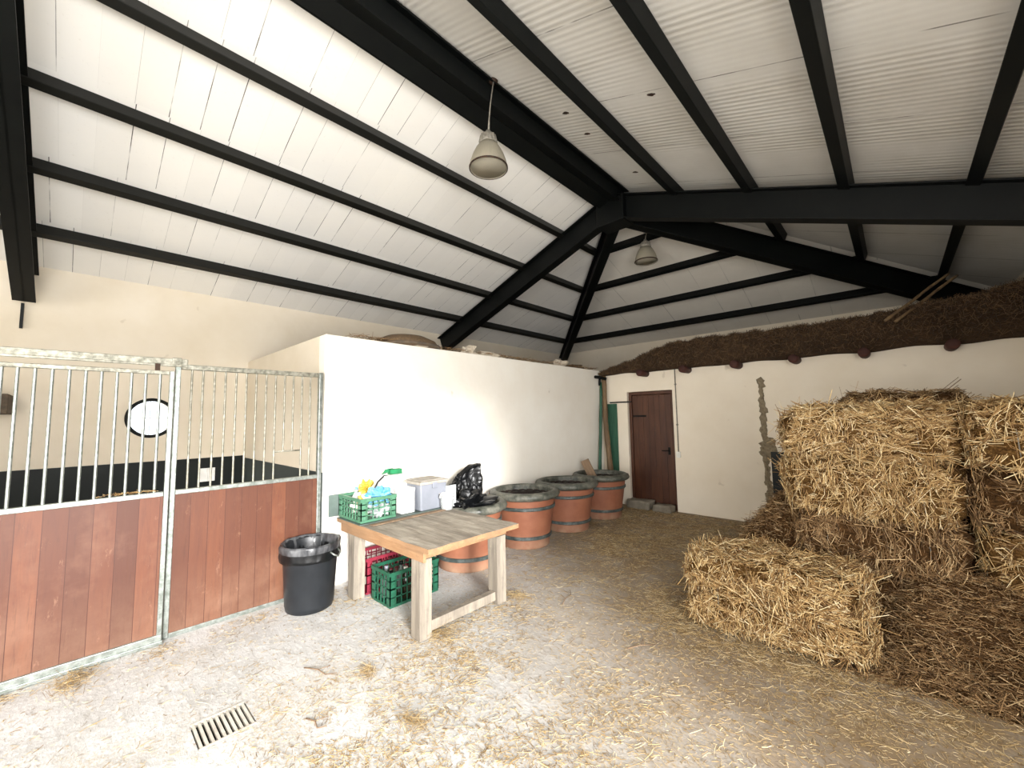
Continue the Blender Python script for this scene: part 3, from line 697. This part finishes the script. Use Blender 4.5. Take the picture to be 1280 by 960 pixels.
# grey container with lid
gc = empty('storage_box', (-3.72, 2.59, .712), .0); tag(gc, 'pale grey plastic storage box with dusty lid at the right end of the table row', 'box')
bm = B(((-.15, -.165, 0), (.15, .165, .275))); 
for v in bm.verts:
    if v.co.z < .1: v.co.x *= .92; v.co.y *= .93
finish('body', bm, 'pale_grey_plastic', gc, bevel=.012)
ld = finish('lid', B(((-.165, -.18, .265), (.165, .18, .295)), ((-.14, -.155, .295), (.14, .155, .305))), 'grey_lid', gc, bevel=.008)
finish('latch', B(((.152, -.03, .22), (.17, .03, .28))), 'pale_grey_plastic', ld, bevel=.003)
cc = empty('clear_tub', (-3.50, 2.70, .703)); tag(cc, 'clear plastic tub of white scraps in front of the pale grey box', 'tub')
bm = bmesh.new(); lathe(bm, [(.055, 0), (.06, .004), (.075, .15), (.08, .155), (.073, .15), (.057, .006), (0, .004)], 32); finish('body', bm, 'clear', cc, True)
bm = bmesh.new(); lump(bm, (0, 0, .14), (.065, .065, .035), 3, 1.1, 3, 3); o = finish('scraps', bm, 'white_plastic', cc); o['kind'] = 'stuff'
thing1('clear_sheet', B(((-.003, -.07, 0), (.003, .07, .23))), 'clear', (-3.56, 2.80, .703), 'upright clear plastic tray at the right end of the table', 'tray', bevel=.001)
# bottles in the crates under the table
for x, y, cap, mt, lb in ((-3.42, 2.03, 'steel', 'dark_glass', 'dark bottle with dark cap at the front corner of the dark green crate'),
        (-3.42, 2.16, 'white_plastic', 'dark_glass', 'dark glass bottle with white cap in the dark green crate under the table'),
        (-3.42, 2.32, 'yellow', 'dark_glass', 'dark glass bottle with yellow cap in the dark green crate behind the table leg'),
        (-3.57, 2.04, 'pale_grey_plastic', 'plate_grey', 'grey green bottle with pale cap at the left of the dark green crate'),
        (-3.57, 2.20, 'steel', 'plate_grey', 'grey green bottle with dark cap at the back of the dark green crate'),
        (-3.57, 2.35, 'bolt', 'dark_glass', 'dark glass bottle with brown cap at the back right of the dark green crate')):
    bottle((x, y, .014), .045, .27, mt, lb, (random.uniform(-.08, .08), random.uniform(-.08, .08), 0), 'bottles in the dark green crate', cap=cap)

# ---------------------------------------------------------------- terracotta pots
def pot():
    r = empty('plant_pot')
    prof = [(.315, 0), (.322, .01), (.325, .10), (.333, .125), (.385, .49), (.40, .60), (.405, .63), (.378, .63), (.35, .5), (.30, .08), (0, .07)]
    bm = bmesh.new(); lathe(bm, prof, 72)
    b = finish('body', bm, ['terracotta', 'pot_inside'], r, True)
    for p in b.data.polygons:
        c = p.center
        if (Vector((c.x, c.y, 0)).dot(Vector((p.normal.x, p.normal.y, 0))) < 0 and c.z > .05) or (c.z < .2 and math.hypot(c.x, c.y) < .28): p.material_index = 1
    for z, rr in ((.135, .335), (.50, .388)):
        bm = bmesh.new(); lathe(bm, [(rr-.005, z-.022), (rr+.014, z-.020), (rr+.019, z-.008), (rr+.012, z), (rr+.019, z+.008), (rr+.014, z+.020), (rr-.005, z+.022)], 72, close=True); finish('band', bm, 'pot_band', r, True)
    def wob(a, rr, z, i): return rr + .004*math.sin(22*a+i), z
    bm = bmesh.new(); pr = [(.37, .60), (.43, .605), (.462, .625), (.470, .655), (.455, .685), (.425, .700), (.395, .702), (.378, .692), (.374, .67), (.38, .615)]
    lathe(bm, pr, 88, close=True, fn=wob); finish('rim', bm, 'pot_rim', r, True)
    bm = bmesh.new(); lathe(bm, [(.335, .36), (.2, .38), (0, .375)], 40); s_ = finish('soil', bm, 'soil', r, True); s_['kind'] = 'stuff'
    return r
pot0 = pot()
labs = ['terracotta plant pot right behind the work table, black plastic in it', 'terracotta plant pot with grey rim, second from the work table and empty',
        'terracotta plant pot with grey rim, third from the work table', 'terracotta plant pot nearest the brown door, a board stuck in it']
for i, (x, y) in enumerate(((-3.70, 3.14), (-3.70, 4.15), (-3.71, 5.12), (-3.70, 6.08))):
    o = pot0 if i == 0 else copy_tree(pot0); o.location = (x, y, 0); o.rotation_euler.z = i*1.3; tag(o, labs[i], 'pot', 'terracotta pots along the white wall')
# black plastic in pot 1
def sheet(pts, th=.006):
    pass
bm = bmesh.new(); nx, nz = 26, 26; G = []
for i in range(nx+1):
    row = []
    for j in range(nz+1):
        u, v = i/nx, j/nz; top = 1.02 + .03*math.sin(u*5) if u > .12 else .93+u
        top = .84 + .24*min(1, u*1.35)
        z = .50 + (top-.50)*v; y = -.22 + .44*u; x = -.04 + .05*noise.noise(Vector((u*4, v*3, 1))) + .025*noise.noise(Vector((u*11, v*9, 4)))
        x += .14*(max(0, u-.72)**1)*2
        row.append(bm.verts.new((x, y+.015*noise.noise(Vector((v*6, 2, u*3))), z)))
    G.append(row)
for i in range(nx):
    for j in range(nz): bm.faces.new((G[i][j], G[i+1][j], G[i+1][j+1], G[i][j+1]))
o = thing1('plastic_sack', bm, 'black_film', (-3.84, 3.24, 0), 'black plastic sack standing up stiffly in the nearest terracotta pot', 'sack')
sm = o.modifiers.new('thick', 'SOLIDIFY'); sm.thickness = .05; sm.offset = 0
bm = bmesh.new(); lump(bm, (0, 0, 0), (.24, .26, .15), 4, 1.1, 5, 2.8)
thing1('plastic_bag', bm, 'black_film', (-3.62, 3.08, .62), 'crumpled black bag bulging over the nearest terracotta pot', 'bag')
# board in pot 4
bm = rough_box((-.07, -.012, 0), (.07, .012, .60), 4, .002, 3); o = thing1('wooden_board', bm, 'board', (-3.72, 6.10, .36), 'short brown wooden board stuck slanting in the farthest pot', 'board'); o.rotation_euler = (0.10, -.42, .3)

# ---------------------------------------------------------------- corner poles
def pole(p0, p1, r0, r1, mat, label, cat='pole', knots=0, group=None):
    bm = bmesh.new(); p0, p1 = Vector(p0), Vector(p1); n = 14; pts, rs = [], []
    for i in range(n+1):
        t = i/n; pts.append(p0.lerp(p1, t) + Vector((noise.noise(Vector((t*3, 1, r0*90))), noise.noise(Vector((t*3, 5, r0*90))), 0))*r0*.5); rs.append(r0+(r1-r0)*t + (r0*.12 if i % 3 == 1 else 0))
    tube(bm, pts, rs, 12); return tag(finish('pole' if cat == 'pole' else 'cane', bm, mat, None, True), label, cat, group)
pole((-3.93, 6.83, 0), (-4.12, 7.0, 2.42), .05, .042, 'cane', 'thick brown wooden pole leaning in the corner left of the door')
pole((-4.08, 6.66, 0), (-4.155, 6.95, 2.30), .03, .024, 'green_board', 'thin mossy green pole leaning in the corner against the white wall')
thing1('green_plank', B(((-.1, -.012, 0), (.1, .012, 1.88))), 'green_board', (-4.0, 7.085, 0), 'dark green plank upright against the door wall beside the poles', 'plank', bevel=.002)
bm = bmesh.new(); tube(bm, [(0, -.15, 0), (0, 0, .0), (.12, .05, -.04)], .03, 12); tube(bm, [(0, 0, 0), (0, 0, -.16)], .02, 10)
thing1('pipe_fitting', bm, 'steel', (-4.165, 6.93, 2.40), 'black pipe fitting at the top of the corner above the poles', 'pipe', smooth=True)
bm = bmesh.new(); tube(bm, [(0, 0, 0), (.45, 0, 0)], .012, 8); thing1('iron_rod', bm, 'steel', (-4.03, 7.055, 1.905), 'thin dark rod across the top of the green plank towards the door', 'rod', smooth=True)
# switch conduit
sw = empty('light_switch', (-2.765, DY, .97)); tag(sw, 'white light switch with thin conduit on the wall right of the door', 'switch')
finish('switch_plate', B(((-.035, -.035, -.05), (.035, 0, .05))), 'white_plastic', sw, bevel=.006)
bm = bmesh.new(); tube(bm, [(-.0, -.012, .05), (0, -.012, 1.48)], .009, 8); finish('conduit', bm, 'rope', sw, True)
for z in (.5, 1.2): finish('clip', B(((-.016, -.022, z), (.016, 0, z+.018))), 'rope', sw)

# ---------------------------------------------------------------- thatch mat over the door wall and its log ends
def matz(x):
    t = (x+4.22)/5.5
    lo = 2.435 + .03*noise.noise(Vector((x*2.3, 0, 0))); hi = 2.50 + min(.40, max(0, (x+4.15))*.30) + .07*noise.noise(Vector((x*2.1, 4, 0))) + .03*noise.noise(Vector((x*7, 4, 2)))
    if x > -.2: hi += min(.14, (x+.2)*.12)
    return lo, hi
bm = bmesh.new(); N = 150; secs = []
for i in range(N+1):
    x = -4.19 + (XRT-.03+4.19)*i/N; lo, hi = matz(x); ring = []
    m = 9
    for j in range(m):   # front face bulging to -y, then over the top and back
        t = j/(m-1); a = t*PI*.5; y = DY - .015 - .13*math.cos(a)**.7 - .05*(1-t) if t < 1 else DY-.0
        z = lo + .03 + (hi-lo-.03)*math.sin(a)**1.0
        nn = noise.noise(Vector((x*5, t*4, 0)))*.035 + noise.noise(Vector((x*17, t*12, 3)))*.014
        ring.append(bm.verts.new((x, y - nn, z + nn*.4)))
    ring.append(bm.verts.new((x, DY+.6, hi-.02+.05*noise.noise(Vector((x*3, 8, 0)))))); ring.append(bm.verts.new((x, DY+.6, 2.47))); ring.append(bm.verts.new((x, DY+.0, 2.465))); ring.append(bm.verts.new((x, DY-.03, lo)))
    secs.append(ring)
for a, b in zip(secs, secs[1:]):
    n = len(a)
    for j in range(n): bm.faces.new((a[j], a[(j+1) % n], b[(j+1) % n], b[j]))
bm.faces.new(secs[0]); bm.faces.new(secs[-1][::-1]); bmesh.ops.recalc_face_normals(bm, faces=bm.faces)
tm = finish('thatch_mat', bm, 'thatch', None, True); tag(tm, 'long dark brown thatch mat draped over the top of the door wall', 'thatch')
n = 9000; xs = rng.uniform(-4.15, XRT-.06, n); P = np.zeros((n, 3)); P[:, 0] = xs
for i in range(n):
    lo, hi = matz(xs[i]); t = random.random()**.8; a = t*PI*.5; P[i, 1] = DY-.02-.15*math.cos(a)**.7-.05*(1-t)-random.random()*.015; P[i, 2] = lo+.02+(hi-lo-.02)*math.sin(a)
D = rng.normal(size=(n, 3)); D[:, 1] = D[:, 1]*.3-.1; straw_mesh('twigs', P, D, rng.uniform(.03, .10, n), np.full(n, .0018), 'twig', tm)
for i, x in enumerate((-3.289, -2.537, -1.759, -1.004, -.253, .526)):
    bm = bmesh.new(); tube(bm, [(0, 0, 0), (0, -.15, 0), (0, -.28, -.002), (0, -.295, 0)], [.06, .063, .061, .05], 16)
    o = thing1('log_end', bm, 'log', (x, DY+.0, 2.408), 'x', 'log', 'log ends under the thatch', smooth=True)
    o['label'] = ['log end jutting out above the brown door', 'log end jutting from the wall just right of the light switch conduit', 'log end above the wall stretch between conduit and mortar strip', 'log end above the left edge of the bale stack, right of the mortar strip', 'log end above the middle of the bale stack', 'rightmost log end under the thatch, above the right bales'][i]
pole((-.02, 6.80, 2.77), (.60, 7.5, 3.38), .018, .015, 'cane', 'thin cane leaning up from the thatch towards the hip rafter, the left of two', 'cane', group='canes on the thatch')
pole((.07, 6.80, 2.74), (.67, 7.5, 3.34), .018, .015, 'cane', 'thin cane leaning up from the thatch towards the hip rafter, the right of two', 'cane', group='canes on the thatch')

# ---------------------------------------------------------------- odds and ends on the box room
bk = empty('wicker_hoop', (-4.50, 2.82, PH+.005)); tag(bk, 'old round wicker basket half hidden on top of the white wall', 'basket')
bm = bmesh.new(); lathe(bm, [(.40, 0), (.42, .02), (.38, .08), (.25, .14), (.0, .16), (.0, .15), (.24, .13), (.36, .07), (.39, .01)], 40); finish('basket_shell', bm, 'wicker', bk, True)
bm = bmesh.new(); lathe(bm, [(.41, 0), (.44, 0), (.44, .025), (.41, .025)], 40, close=True); finish('basket_rim', bm, 'timber', bk, True)
for i, (y, r, lb) in enumerate(((2.86, (.11, .13, .09), 'pale stone on top of the white wall in front of the wicker basket'), (3.74, (.1, .12, .10), 'pale stone on top of the white wall just right of the left rafter'),
                                (4.15, (.1, .22, .05), 'flat pale stone slab on top of the white wall, middle'), (5.85, (.1, .14, .11), 'pale stone on top of the white wall near the far corner'), (6.35, (.1, .2, .05), 'flat brown stone on the white wall next to the far corner'))):
    bm = bmesh.new(); lump(bm, (0, 0, 0), r, i+2, .8, 3, 1.8)
    for v in bm.verts: v.co.z = max(v.co.z, -.02)
    thing1('stone', bm, 'rock' if i < 4 else 'wicker', (-4.32 if i else -4.29, y, PH+.02), lb, 'stone', 'stones on the white wall')
n = 1500; P = np.stack([rng.uniform(-4.75, -4.23, n), rng.uniform(2.0, 7.0, n), PH + rng.uniform(.03, .05, n)], 1); D = rng.normal(size=(n, 3)); D[:, 2] *= .1
tag(straw_mesh('loose_straw', P, D, rng.uniform(.05, .2, n), np.full(n, .002), 'straw_dark'), 'brown straw litter lying along the top of the white wall', 'straw')

# ---------------------------------------------------------------- straw bales
def bale(c, s, label, nst, faces=('-x', '-y', '+z'), dark=False, rz=0, seed=0, horiz=.5, group='straw bales', bulge=.05, lmax=.17, twine=True, crease=0):
    root = empty('straw_bale', (c[0], c[1], c[2]), rz); tag(root, label, 'straw bale', group)
    hx, hy, hz = s[0]/2, s[1]/2, s[2]
    def shape(p):   # p in [-1,1]^3 -> rounded, lumpy
        q = Vector(p); l = (abs(q.x)**5+abs(q.y)**5+abs(q.z)**5)**(1/5) or 1; m = max(abs(q.x), abs(q.y), abs(q.z)); q = q*(m/l)
        w = Vector((q.x*hx, q.y*hy, (q.z+1)*hz/2)); nn = noise.noise(Vector((w.x*4+seed, w.y*4, w.z*4+seed*2)))*bulge*1.2 + noise.noise(Vector((w.x*14, w.y*14+seed, w.z*14)))*bulge*.45
        d = Vector(p).normalized()
        if crease:
            k_ = .035*math.exp(-((w.z-crease-.02*math.sin(w.x*6))/.022)**2) + (.03 if w.z < crease else 0); nn -= k_
        return w + Vector((d.x, d.y, d.z*.7))*nn, d
    bm = bmesh.new(); bmesh.ops.create_cube(bm, size=2); bmesh.ops.subdivide_edges(bm, edges=bm.edges, cuts=18, use_grid_fill=True)
    for v in bm.verts:
        v.co = shape(v.co)[0]
    finish('packed_straw', bm, 'bale_dark' if dark else 'bale', root, True)
    P, D, L = [], [], []
    ar = {'-x': s[1]*s[2], '+x': s[1]*s[2], '-y': s[0]*s[2], '+z': s[0]*s[1]}; tot = sum(ar[f] for f in faces)
    for f in faces:
        m = int(nst*ar[f]/tot)
        cl = 0
        while cl < m:
            k_n = random.randint(3, 9); cl += k_n
            a0, b0 = random.uniform(-1, 1), random.uniform(-1, 1)
            dw = shape({'-x': (-1, a0, b0), '+x': (1, a0, b0), '-y': (a0, -1, b0), '+z': (a0, b0, 1)}[f])[0]
            nrm = Vector({'-x': (-1, 0, 0), '+x': (1, 0, 0), '-y': (0, -1, 0), '+z': (0, 0, 1)}[f])
            fn_ = noise.noise(dw*3.5+Vector((seed, 3, 1))); long_ = random.random() < horiz + fn_*.7
            if noise.noise(dw*7+Vector((1, seed, 9))) < -.22 and random.random() < .75: continue
            if f == '+z': dc = Vector((random.gauss(0, 1), random.gauss(0, 1), random.gauss(0, .1)))
            else:
                t1 = Vector((0, 1, 0)) if f in ('-x', '+x') else Vector((1, 0, 0))
                dc = t1*random.gauss(1 if long_ else 0, .4) + Vector((0, 0, 1))*random.gauss(0 if long_ else 1, .4)
            if dc.length < .2: dc = Vector((.7, .1, .6))
            dc.normalize(); lift = random.uniform(0, .024); Lc = min(lmax, random.expovariate(1/.05)+.035)
            for _ in range(k_n):
                a, b = max(-1, min(1, a0+random.gauss(0, .035))), max(-1, min(1, b0+random.gauss(0, .05)))
                w = shape({'-x': (-1, a, b), '+x': (1, a, b), '-y': (a, -1, b), '+z': (a, b, 1)}[f])[0]
                d = dc + Vector([random.gauss(0, .22) for q in range(3)]) + nrm*random.gauss(.06, .16)
                P.append(w + nrm*(lift+random.uniform(-.006, .008))); D.append(d); L.append(Lc*random.uniform(.5, 1.2))
    for _ in range(nst//70):      # long stray stalks
        f = random.choice(faces); a, b = random.uniform(-.95, .95), random.uniform(-.9, .95)
        w, _d = shape({'-x': (-1, a, b), '+x': (1, a, b), '-y': (a, -1, b), '+z': (a, b, 1)}[f]); nrm = Vector({'-x': (-1, 0, 0), '+x': (1, 0, 0), '-y': (0, -1, 0), '+z': (0, 0, 1)}[f])
        d = Vector([random.gauss(0, 1) for q in range(3)]); d = d - nrm*d.dot(nrm)*.75; P.append(w+nrm*.022); D.append(d); L.append(random.uniform(.15, .34) if lmax > .12 else .12)
    P, D, L = np.array(P), np.array(D), np.array(L)
    P[:, 2] = np.maximum(P[:, 2], .006 if c[2] < .01 else -.05)
    if c[2] < .01: D[:, 2] = np.where(P[:, 2] < .06, D[:, 2]*.1, D[:, 2])
    straw_mesh('straw_strands', P, D, L, rng.uniform(.0012, .0031, len(P))*(1 if lmax > .1 else .8), 'straw_dark' if dark else 'straw', root, .16)
    if twine:
        for xx in (-.28*s[0], .28*s[0]):
            bm = bmesh.new(); pts = [shape((xx/hx, yy, zz_))[0] for (yy, zz_) in ((1, -.6), (1, .2), (1, .9), (.5, 1), (0, 1), (-.5, 1), (-1, .9), (-1, .2), (-1, -.6))]
            tube(bm, pts, .003, 5); finish('twine', bm, 'rope', root, True)
    return root

bale((-.765, 3.70, 0), (1.12, .66, .56), 'single golden straw bale lying in front of the stack', 19000, faces=('-x', '+x', '-y', '+z'), seed=1, horiz=.42, bulge=.07, crease=.30)
# stack behind, back row hidden rows support the front
tiers = [0, .41, .82, 1.25]
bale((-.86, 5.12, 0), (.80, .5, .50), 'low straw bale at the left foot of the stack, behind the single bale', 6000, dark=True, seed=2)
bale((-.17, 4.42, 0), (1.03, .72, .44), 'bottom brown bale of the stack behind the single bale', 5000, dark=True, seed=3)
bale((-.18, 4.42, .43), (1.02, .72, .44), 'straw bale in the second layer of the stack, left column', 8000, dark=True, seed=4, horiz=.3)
bale((-.20, 4.42, .84), (1.06, .74, .46), 'straw bale in the third layer of the stack with short stubbly straw', 11000, seed=5, horiz=.35)
bale((-.19, 4.40, 1.27), (1.06, .76, .42), 'straw bale on top of the stack with long horizontal straw, left column', 11000, seed=6, horiz=.8, lmax=.24)
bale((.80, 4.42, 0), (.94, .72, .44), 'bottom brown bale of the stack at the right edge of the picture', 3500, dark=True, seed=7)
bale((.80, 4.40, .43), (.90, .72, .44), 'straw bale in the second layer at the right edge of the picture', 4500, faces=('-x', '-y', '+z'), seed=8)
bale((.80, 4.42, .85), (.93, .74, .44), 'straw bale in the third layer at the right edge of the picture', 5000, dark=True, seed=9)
bale((.80, 4.36, 1.26), (.94, .80, .43), 'straw bale on top of the stack at the right edge, bright loose face', 8000, seed=10, horiz=.3)
bale((.02, 5.15, 1.27), (.85, .62, .54), 'brown straw bale behind the top layer, its rough crest showing', 3500, dark=True, seed=11, twine=False)
for z, lb in ((0, 'bottom'), (.43, 'second'), (.85, 'third')):
    bale((.02, 5.18, z), (1.05, .68, .42), f'straw bale hidden at the back of the stack, {lb} layer', 1500, faces=('-x', '+z'), dark=True, seed=12+z, twine=False)

# brown straw heap spilled at the foot of the stack
def heap_h(x, y):
    a = max(0, 1-max(0, (4.06-y))/.62); s = min(1, max(0, (x+.26)/.3)); h = .52*a**1.5*s
    h2 = max(0, min(1.0, 1.0-1.05*(-.72-x)))*max(0, 1-((y-4.62)/.56)**2)**.6*min(1, max(0, (x+1.42)/.3)) if x < -.5 else 0
    return max(h, h2) + .05*noise.noise(Vector((x*5, y*5, 2)))*min(1, (h+h2)*8)
bm = bmesh.new(); nx, ny = 80, 54; x0, x1, y0, y1 = -1.45, XRT-.04, 3.42, 5.2; G = []
for i in range(nx+1):
    G.append([bm.verts.new((x0+(x1-x0)*i/nx, y0+(y1-y0)*j/ny, max(-.005, heap_h(x0+(x1-x0)*i/nx, y0+(y1-y0)*j/ny)-.004))) for j in range(ny+1)])
for i in range(nx):
    for j in range(ny): bm.faces.new((G[i][j], G[i+1][j], G[i+1][j+1], G[i][j+1]))
hp = finish('straw_heap', bm, 'bale_dark', None, True); tag(hp, 'heap of loose brown straw spilled at the foot of the bale stack', 'straw', None, 'stuff')
n = 19000; xs = rng.uniform(x0+.02, x1-.12, n); yy = np.where(xs < -.5, rng.uniform(3.9, 5.15, n), rng.uniform(3.4, 4.15, n)); P = np.array([(x, y, max(.004, heap_h(x, y))+.004) for x, y in zip(xs, yy)]); keep = np.array([heap_h(x, y) > .005 or random.random() < .25 for x, y in zip(xs, yy)])
P = P[keep]; D = rng.normal(size=(len(P), 3)); D[:, 2] = D[:, 2]*.35; P[:, 2] += rng.uniform(0, .015, len(P))
straw_mesh('straw_strands', P, D, rng.exponential(.045, len(P))+.02, rng.uniform(.0011, .0028, len(P)), 'straw_dark', hp)

# ---------------------------------------------------------------- straw litter on the floor
def dens(x, y):
    f = noise.noise(Vector((x*1.3, y*1.3, 0))); g = noise.noise(Vector((x*5, y*5, 7)))
    d = .06 + max(0, g)*.2
    d += 2.2*math.exp(-((x+1.75)**2/.5+(y-1.7)**2/.35))*max(0, .55+f+.5*g)            # golden patch, lower centre
    d += 1.3*math.exp(-((x+2.0)**2/.4+(y-1.05)**2/.12))*max(0, .5+g)
    d += .75*max(0, min(1, (y-3.0)*.55 + (x+2.7)*.45))*(.55+.6*f+.4*g)            # towards door and bales
    d += 1.2*math.exp(-(((x+.8)/.85)**4+((y-3.4)/.45)**4))*.9                     # round the single bale
    d += .5*math.exp(-((y-2.6)**2/.05+(x+2.5)**2/.15))
    d += .7*math.exp(-((x+4.02)**2/.012))*(.4+g)*(1 if y < 1.3 else .3)          # along the stall front
    d += .6*math.exp(-((x+2.72)**2/.04+(y-2.2)**2/.3))                            # at the table
    d += .5*math.exp(-((x+3.75)**2/.04+(y-1.75)**2/.04))
    if x > -.9 and y < 3.1: d += .35*(.4+g)
    return d
pts = []; N_T = 64000
while len(pts) < N_T:
    x, y = random.uniform(-4.12, 1.25), random.uniform(-.3, 7.0)
    r2 = math.hypot(x, y)
    if r2 < .7: continue
    w = 1.0 if r2 < 3.5 else 1.0
    if x > -.7 and y > 4.0: continue
    if -2.93 < x < -2.68 and .5 < y < .76: continue
    if random.random()*1.4 < dens(x, y)*w: pts.append((x, y, random.uniform(.0015, .008)))
P = np.array(pts); n = len(P); D = rng.normal(size=(n, 3)); D[:, 2] *= .08
L = rng.exponential(.016, n)+.008; far = P[:, 1] > 3.2; L[far] += rng.exponential(.02, far.sum()); P[:, 2] = .003+L*.04
tag(straw_mesh('floor_straw', P, D, L, rng.uniform(.0007, .0016, n), 'straw_floor'), 'chopped straw scattered over the pale concrete floor', 'straw', None, 'stuff')
def tuft(x, y, n, lm, sd, label, mat='straw_floor', zs=.02):
    P = np.stack([rng.normal(x, sd, n), rng.normal(y, sd*.6, n), np.abs(rng.normal(0, zs*.6, n))+.004], 1); D = rng.normal(size=(n, 3))*np.array([1, .6, .2])
    L = np.clip(rng.exponential(lm, n)+.02, .02, .16); P[:, 2] += L*.12
    tag(straw_mesh('straw_tuft', P, D, L, np.full(n, .001), mat), label, 'straw', 'straw tufts on the floor')
tuft(-2.02, 1.33, 160, .03, .05, 'small brown tuft of straw on the floor in front of the table')
tuft(-2.62, 1.38, 110, .03, .04, 'small tuft of straw on the floor left of the table front leg')
tuft(-2.66, 2.86, 160, .04, .08, 'pale tuft of straw on the floor at the right table leg')
tuft(-2.62, 1.98, 200, .035, .08, 'pale tuft of straw around the foot of the front table leg')
tuft(-3.98, .05, 300, .03, .10, 'brown tuft of straw on the floor under the stall gate', 'straw_floor', .01)
# twigs
for i, (x, y, a, l) in enumerate(((-3.0, 1.12, .4, .26), (-2.25, 3.0, 1.9, .30), (-1.5, 2.75, 1.0, .28), (-2.5, .95, .2, .16))):
    bm = bmesh.new(); tube(bm, [(0, 0, .006), (l*.4, .012, .008), (l*.75, -.01, .006), (l, .02, .012)], [.004, .0035, .003, .002], 6); tube(bm, [(l*.4, .012, .008), (l*.6, .07, .01)], .002, 5)
    thing1('twig', bm, 'board', (x, y, 0), ['brown twig on the floor in front of the rubbish bin', 'brown twig on the floor near the pots', 'brown twig on the floor left of the single bale', 'short twig on the floor near the drain'][i], 'twig', 'twigs on the floor', rz=a, smooth=True)
